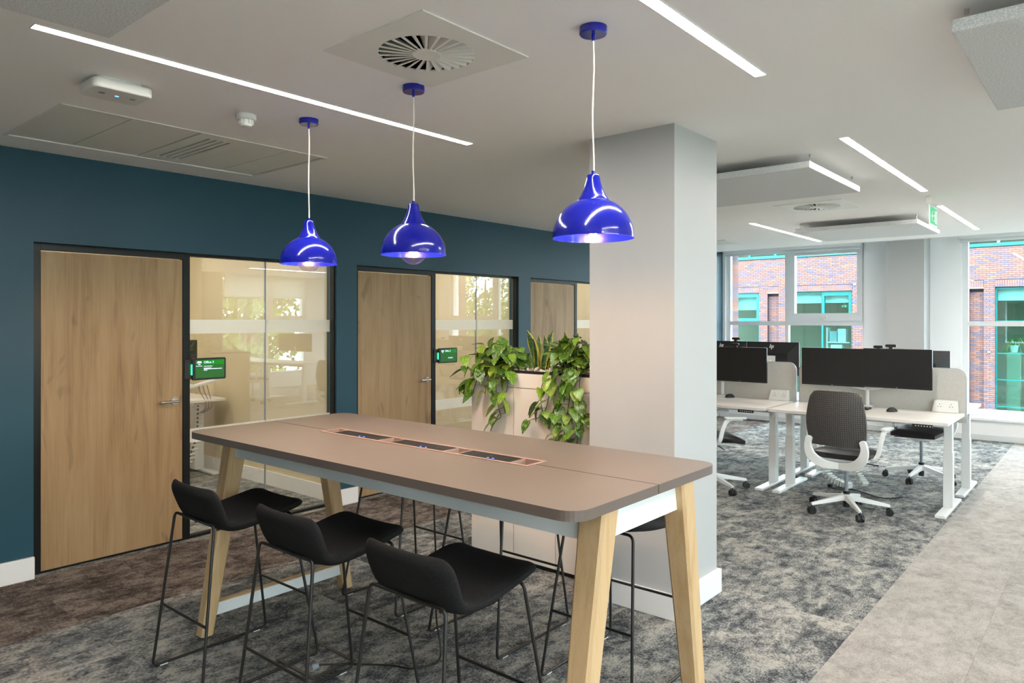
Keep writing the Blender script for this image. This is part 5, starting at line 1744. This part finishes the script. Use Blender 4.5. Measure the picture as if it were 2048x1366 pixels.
BY = 31.0
fac = MB()
last = -22.0
for (a, c) in BACKW:
    fac.box(last, a, 11.91, 12.15, -4.5, 9.0); fac.box(a, c, 11.91, 12.15, -4.5, 0.28); fac.box(a, c, 11.91, 12.15, 2.80, 9.0)
    last = c
fac.box(last, 5.3, 11.91, 12.15, -4.5, 9.0)
struct(fac.build('wall_outer_face', M['brick']), 'brick outer face of this office, mirrored in the building opposite', 'wall')
bld = thing('brick_building', 'red and purple brick building with teal windows seen through the far windows', 'building', (-8, BY, -4.5))
BX0, BX1 = -17.5, 1.6
WIN = [(-14.87, -12.07), (-10.90, -8.265), (-3.440, -0.64)]
WZ0, WZ1 = -1.70, 2.805
NICHE = [(-11.70, -11.22), (-4.234, -3.784)]
NZ1 = 2.76
def blocked(x0, x1, z0, z1):
    e = 0.003
    for (a, c) in WIN:
        if x1 > a + e and x0 < c - e and z1 > WZ0 + e and z0 < 3.065 - e: return True
    for (a, c) in NICHE:
        if x1 > a + e and x0 < c - e and z1 > -4.5 and z0 < 3.065 - e: return True
    return False
cuts = sorted([v for w in WIN for v in w] + [v for w in NICHE for v in w])
def clip(x0, x1, z):
    """split a brick run where openings start"""
    out = [(x0, x1)]
    if z < 3.06:
        for c in cuts:
            nxt = []
            for (a, b_) in out:
                if a + 0.004 < c < b_ - 0.004: nxt += [(a, c - 0.004), (c + 0.004, b_)]
                else: nxt.append((a, b_))
            out = nxt
    return out
bricks = []
j0, j1 = int((-4.4 + 10) / BC), int((4.27 + 10) / BC)
for j in range(j0, j1):
    z0 = j * BC - 10 + 0.005; z1 = z0 + BC - 0.010
    off = 0.5 if j % 2 else 0.0
    i0 = int((BX0 + 40) / BP); i1 = int((BX1 + 40) / BP)
    for i in range(i0, i1):
        x0 = (i - off) * BP - 40 + 0.005; x1 = x0 + BP - 0.010
        for (a, c) in clip(x0, x1, z0):
            if c - a > 0.02 and not blocked(a, c, z0, z1):
                bricks.append((a, c, z0, z1, 0.0))
# niche infill bricks set back
for (na, nc) in NICHE:
    for j in range(j0, int((NZ1 - 0.1 + 10) / BC)):
        z0 = j * BC - 10 + 0.005; z1 = z0 + BC - 0.010
        x = na + (0.0 if j % 2 else -BP / 2)
        while x < nc:
            a, c = max(x, na) + 0.004, min(x + BP, nc) - 0.004
            if c - a > 0.03: bricks.append((a, c, z0, z1, 0.16))
            x += BP
# soldier courses
for (a, c) in WIN + NICHE:
    x = a
    while x < c - 0.03:
        bricks.append((x + 0.004, min(x + BC, c) - 0.004, 2.815, 3.060, 0.0))
        x += BC
def seen_rank(bk):
    cx_ = (bk[0] + bk[1]) / 2; cz_ = (bk[2] + bk[3]) / 2
    return 0 if (-4.35 < cx_ < -2.45 and -1.2 < cz_ < 4.25 and bk[1] - bk[0] > 0.06) else 1
near_b = [bk for bk in bricks if seen_rank(bk) == 0]
near_b.sort(key=lambda bk: (abs((bk[0] + bk[1]) / 2 + 3.6) * 0.8 + abs((bk[2] + bk[3]) / 2 - 2.2) * 0.5))
sel = set(near_b[:296])
rest = MB(); cache = {}
for bk in bricks:
    a, c, z0, z1, dp = bk
    if bk in sel:
        key = (round(c - a, 3), round(z1 - z0, 3))
        if key not in cache:
            w, h = (c - a) / 2, (z1 - z0)
            o = MB().box(-w, w, 0, 0.10, 0, h).build('brick', M['brick'], bld, local=True)
            cache[key] = o.data
        else:
            o = bpy.data.objects.new('brick', cache[key]); COL.objects.link(o); o.parent = bld
        o.location = Vector(((a + c) / 2, BY + dp, z0)) - WORLD[bld.name]
    else:
        y0 = BY + dp; y1 = y0 + 0.10
        rest.add([(a, y0, z0), (c, y0, z0), (c, y0, z1), (a, y0, z1), (a, y1, z0), (c, y1, z0), (c, y1, z1), (a, y1, z1)],
                 [(0, 1, 2, 3), (0, 4, 5, 1), (1, 5, 6, 2), (2, 6, 7, 3), (3, 7, 4, 0)])
tag(rest.build('brickwork', M['brick'], bld), kind='stuff')
# mortar bed behind the bricks, open at the windows
q = MB(); x = BX0
for (a, c) in sorted(WIN + NICHE):
    isn = (a, c) in NICHE
    q.box(x, a, BY + 0.006, BY + 0.35, -4.5, 4.28)
    q.box(a, c, BY + 0.006, BY + 0.35, 2.81, 4.28)
    if isn: q.box(a, c, BY + 0.166, BY + 0.35, -4.5, 2.81)
    else: q.box(a, c, BY + 0.006, BY + 0.35, -4.5, WZ0)
    x = c
q.box(x, BX1, BY + 0.006, BY + 0.35, -4.5, 4.28)
q.build('wall_core', M['mortar'], bld)
for (a, c) in NICHE:
    MB().box(a - 0.01, c + 0.01, BY - 0.012, BY + 0.17, NZ1, NZ1 + 0.055).build('stone_lintel', M['stone'], bld)
MB().box(BX0, BX1, BY - 0.05, BY + 0.35, 4.28, 4.40).build('teal_band', M['teal'], bld)
# upper storey glazing above the band
up = MB().box(BX0, BX1, BY + 0.28, BY + 0.32, 4.40, 5.6).build('upper_glazing', M['tealglass'], bld)
k = 0
x = BX0 + 0.3
while x < BX1:
    MB().box(x, x + 0.10, BY + 0.10, BY + 0.27, 4.40, 5.6).build('upper_mullion', M['teal'] if k % 3 else M['stone'], bld)
    x += 1.15; k += 1
MB().box(BX0, BX1, BY - 0.4, BY + 6, 5.6, 5.8).build('roof', M['roof'], bld)
MB().box(BX0, BX1, BY + 4.2, BY + 4.4, -4.5, 5.6).build('inner_wall', M['inside'], bld)
MB().box(BX0, BX1, BY + 0.36, BY + 4.2, -1.95, -1.75).build('storey_floor', M['inside'], bld)
MB().box(BX0, BX1, BY + 0.36, BY + 4.2, 3.05, 3.25).build('storey_ceiling', M['blind'], bld)
# teal windows
for n_, (a, c) in enumerate(WIN):
    if n_ == 0: mull, sash, blz = [-13.36 + 0.10], (-13.16, -12.07), 2.065
    elif n_ == 1: mull, sash, blz = [-9.44], (-9.36, -8.265), 2.33
    else: mull, sash, blz = [-1.95], None, 2.32
    q = MB(); f = 0.055
    y0, y1 = BY + 0.10, BY + 0.20
    ringb = (a, c, WZ0, WZ1)
    q.box(a, a + f, y0, y1, WZ0, WZ1); q.box(c - f, c, y0, y1, WZ0, WZ1); q.box(a + f, c - f, y0, y1, WZ0, WZ0 + f); q.box(a + f, c - f, y0, y1, WZ1 - f * 1.4, WZ1)
    for m_ in mull: q.box(m_ - 0.035, m_ + 0.035, y0 + 0.002, y1, WZ0 + f, WZ1 - f * 1.4)
    w = q.build('teal_window', M['teal'], bld)
    for tz in (1.575, 0.415, -0.534, -1.50):
        if n_ == 2 or tz == 1.575 or tz < 0:
            MB().box(a, c, y0 + 0.01, y1, tz - 0.022, tz + 0.022).build('glazing_bar', M['teal'], w)
    if sash:
        q = MB(); s0, s1 = sash; k_ = 0.125
        q.box(s0 - 0.06, s0 + 0.01, y0 - 0.03, y1, 1.56, WZ1); q.box(s1 - k_ - 0.02, s1, y0 - 0.03, y1, 1.56, WZ1)
        q.box(s0 + 0.01, s1 - k_ - 0.02, y0 - 0.03, y1 - 0.02, 1.56, 1.70); q.box(s0 + 0.01, s1 - k_ - 0.02, y0 - 0.03, y1 - 0.02, 2.62, WZ1)
        q.build('opening_sash', M['teal'], w)
    edges = [a] + mull + [c]
    for k in range(len(edges) - 1):
        for (p0, p1) in ((WZ0, 1.575), (1.575, WZ1)):
            MB().box(edges[k] + 0.03, edges[k + 1] - 0.03, y0 + 0.05, y0 + 0.06, p0 + 0.02, p1 - 0.02).build('pane', M['tealglass'], w)
        MB().box(edges[k] + 0.06, edges[k + 1] - 0.06, BY + 0.30, BY + 0.31, blz, WZ1 - 0.02).build('blind', M['blind'], w)
MB().box(-3.67, -3.57, BY - 0.03, BY - 0.001, 0.43, 0.49).build('wall_plate', M['black'], bld)
MB().box(-3.66, -3.58, BY - 0.034, BY - 0.029, 0.44, 0.48).build('wall_plate_face', M['sign_white'], bld)
MB().box(-8.20, -8.12, BY - 0.04, BY - 0.001, 3.02, 3.10).build('security_sensor', M['plastic'], bld)

# things standing inside the brick building
def inside_thing(name, label, cat, boxes, m, group=None):
    xs_ = [v for b_ in boxes for v in b_[:2]]
    t = thing(name, label, cat, ((min(xs_) + max(xs_)) / 2, BY + 1.2, min(b_[4] for b_ in boxes)), group)
    for (nm, bb, mm) in [(b_[6], b_[:6], b_[7]) for b_ in boxes]:
        MB().box(*bb).build(nm, mm, t, bevel=0.004)
    return t
inside_thing('storage_shelf', 'white storage shelf behind the teal window of the brick building', 'shelf',
             [(-9.46, -8.55, BY + 0.7, BY + 1.1, 0.66, 0.70, 'shelf_board', M['plastic']), (-9.46, -9.42, BY + 0.7, BY + 1.1, -1.7, 1.3, 'side_panel', M['plastic']), (-9.3, -8.85, BY + 0.75, BY + 1.05, -0.6, 0.58, 'drawer_unit', M['plastic'])], None)
inside_thing('filing_boxes', 'grey filing boxes behind the teal window of the brick building', 'boxes',
             [(-9.35, -9.05, BY + 0.75, BY + 1.05, 0.70, 1.15, 'box', M['trimgrey']), (-9.02, -8.7, BY + 0.75, BY + 1.05, 0.70, 1.25, 'box', M['greymetal'])], None)
inside_thing('work_desk', 'pale desk behind the left teal window of the brick building', 'desk',
             [(-14.2, -12.2, BY + 0.6, BY + 1.3, 0.56, 0.60, 'desk_top', M['plastic']), (-14.15, -14.08, BY + 0.65, BY + 1.25, -1.75, 0.56, 'leg', M['plastic']), (-12.3, -12.23, BY + 0.65, BY + 1.25, -1.75, 0.56, 'leg', M['plastic'])], None)
t = thing('exit_sign', 'tiny green exit sign inside the brick building window', 'exit sign', (-8.8, BY + 0.9, 2.15))
MB().box(-8.91, -8.69, BY + 0.88, BY + 0.90, 2.145, 2.255).build('green_panel', M['sign_green'], t)
MB().box(-8.78, -8.72, BY + 0.875, BY + 0.879, 2.16, 2.24).build('doorway_symbol', M['sign_white'], t)
MB().prism([(-8.89, 2.20), (-8.85, 2.235), (-8.85, 2.21), (-8.81, 2.21), (-8.81, 2.19), (-8.85, 2.19), (-8.85, 2.165)], BY + 0.875, BY + 0.879, 'xz').build('arrow', M['sign_white'], t, fix=True)
MB().cyl((-8.8, BY + 0.89, 2.255), (-8.8, BY + 0.89, 3.05), 0.008, n=8).build('drop_rod', M['greymetal'], t)
# spider plant on a stand in the right teal window
t = thing('spider_plant', 'spiky green plant standing inside the right teal window', 'plant', (-2.95, BY + 0.7, -1.75))
rg = random.Random(5)
MB().lathe([(0.10, 0.0), (0.15, 0.26), (0.14, 0.26), (0.12, 0.2), (0.0005, 0.2)], 20, (-2.95, BY + 0.8, 0.44)).build('pot', M['plastic'], t, smooth=40)
for k in range(34):
    a = rg.uniform(0, 2 * PI); L = rg.uniform(0.35, 0.6); hgt = rg.uniform(0.12, 0.42)
    q = MB()
    for i in range(7):
        u = i / 6
        rr = L * u; z = 0.66 + hgt * math.sin(PI * u * 0.9) * 1.1 - 0.45 * u * u
        w = 0.020 * (1 - u) + 0.002
        cx_, cy_ = -2.95 + rr * math.cos(a), BY + 0.8 + rr * math.sin(a) * 0.8
        q.v += [(cx_ - w * math.sin(a), cy_ + w * math.cos(a), z), (cx_ + w * math.sin(a), cy_ - w * math.cos(a), z)]
    for i in range(6): q.f.append((2 * i, 2 * i + 1, 2 * i + 3, 2 * i + 2))
    q.build('blade', M['leaf'], t, smooth=60)
MB().box(-3.15, -2.75, BY + 0.6, BY + 1.0, -1.75, 0.44).build('stand', M['inside'], t)
t = thing('teal_armchair', 'teal lounge chair inside the right teal window', 'armchair', (-1.9, BY + 1.4, -1.75))
MB().box(-2.2, -1.0, BY + 0.9, BY + 1.9, -1.55, -0.95).build('seat', M['teal'], t, bevel=0.08)
MB().box(-2.2, -1.0, BY + 1.7, BY + 1.95, -1.0, 0.05).build('backrest', M['teal'], t, bevel=0.08)
for sx in (-2.2, -1.12): MB().box(sx, sx + 0.12, BY + 0.9, BY + 1.9, -0.98, -0.55).build('armrest', M['teal'], t, bevel=0.04)
for sx in (-2.12, -1.12):
    for sy in (BY + 1.0, BY + 1.8): MB().box(sx, sx + 0.05, sy, sy + 0.05, -1.75, -1.54).build('leg', M['black'], t)

# trees outside, reflected in the office glass
def make_tree():
    rg = random.Random(12)
    t = thing('leafy_tree', 'x', 'tree', (0, 0, 0), 'leafy trees outside the windows')
    q = MB().tube([(0, 0, 0), (0.08, 0.05, 2.0), (0.0, 0.1, 4.5), (0.1, 0.1, 7.5)], [0.24, 0.19, 0.14, 0.04], 10)
    for k in range(9):
        a = rg.uniform(0, 2 * PI); z = rg.uniform(2.2, 5.5)
        q.tube([(0.04, 0.06, z), (math.cos(a) * 1.2, math.sin(a) * 1.2, z + 1.1), (math.cos(a) * 2.2, math.sin(a) * 2.2, z + 1.9)], [0.07, 0.045, 0.015], 6)
    q.build('trunk', M['bark'], t, local=True, smooth=60)
    q = MB()
    cl = []
    for k in range(46):
        while True:
            u = Vector((rg.uniform(-1, 1), rg.uniform(-1, 1), rg.uniform(-1, 1)))
            if u.length < 1: break
        cl.append(Vector((u.x * 2.4, u.y * 2.4, 5.6 + u.z * 3.0)))
    for c in cl:
        rad = rg.uniform(0.55, 0.95)
        for i in range(80):
            d = Vector((rg.gauss(0, 1), rg.gauss(0, 1), rg.gauss(0, 1))).normalized() * rad * rg.uniform(0.5, 1.0)
            p = c + d
            s_ = rg.uniform(0.08, 0.15)
            ax = Vector((rg.gauss(0, 1), rg.gauss(0, 1), rg.gauss(0, 1))).normalized()
            e1 = ax.orthogonal().normalized() * s_; e2 = ax.cross(e1).normalized() * s_ * 0.7
            q.add([p - e1, p - e2, p + e1, p + e2], [(0, 1, 2, 3)])
    cr = q.build('crown', M['treeleaf'], t, local=True)
    tag(cr, kind='stuff')
    return t
tree = make_tree()
tree_spots = [(12.5, 7.0), (13.2, 13.2), (12.5, 19.6), (19.8, 10.0), (19.8, 16.6), (19.5, 23.4), (10.5, 26.2), (17.0, 30.0), (13.5, 0.4), (13.5, -6.0), (24.5, 36.0), (9.0, 33.5)]
for i, (x, y) in enumerate(tree_spots):
    lab = 'leafy green tree outside the windows, seen as a reflection in the office glass'
    if i == 0:
        tree.location = (x, y, -4.5); tree['label'] = lab
    else:
        o = copy_tree(tree, None, lab, (x, y, -4.5), i * 1.3)
        s_ = 0.9 + 0.25 * ((i * 37) % 10) / 10
        o.scale = (s_, s_, s_)
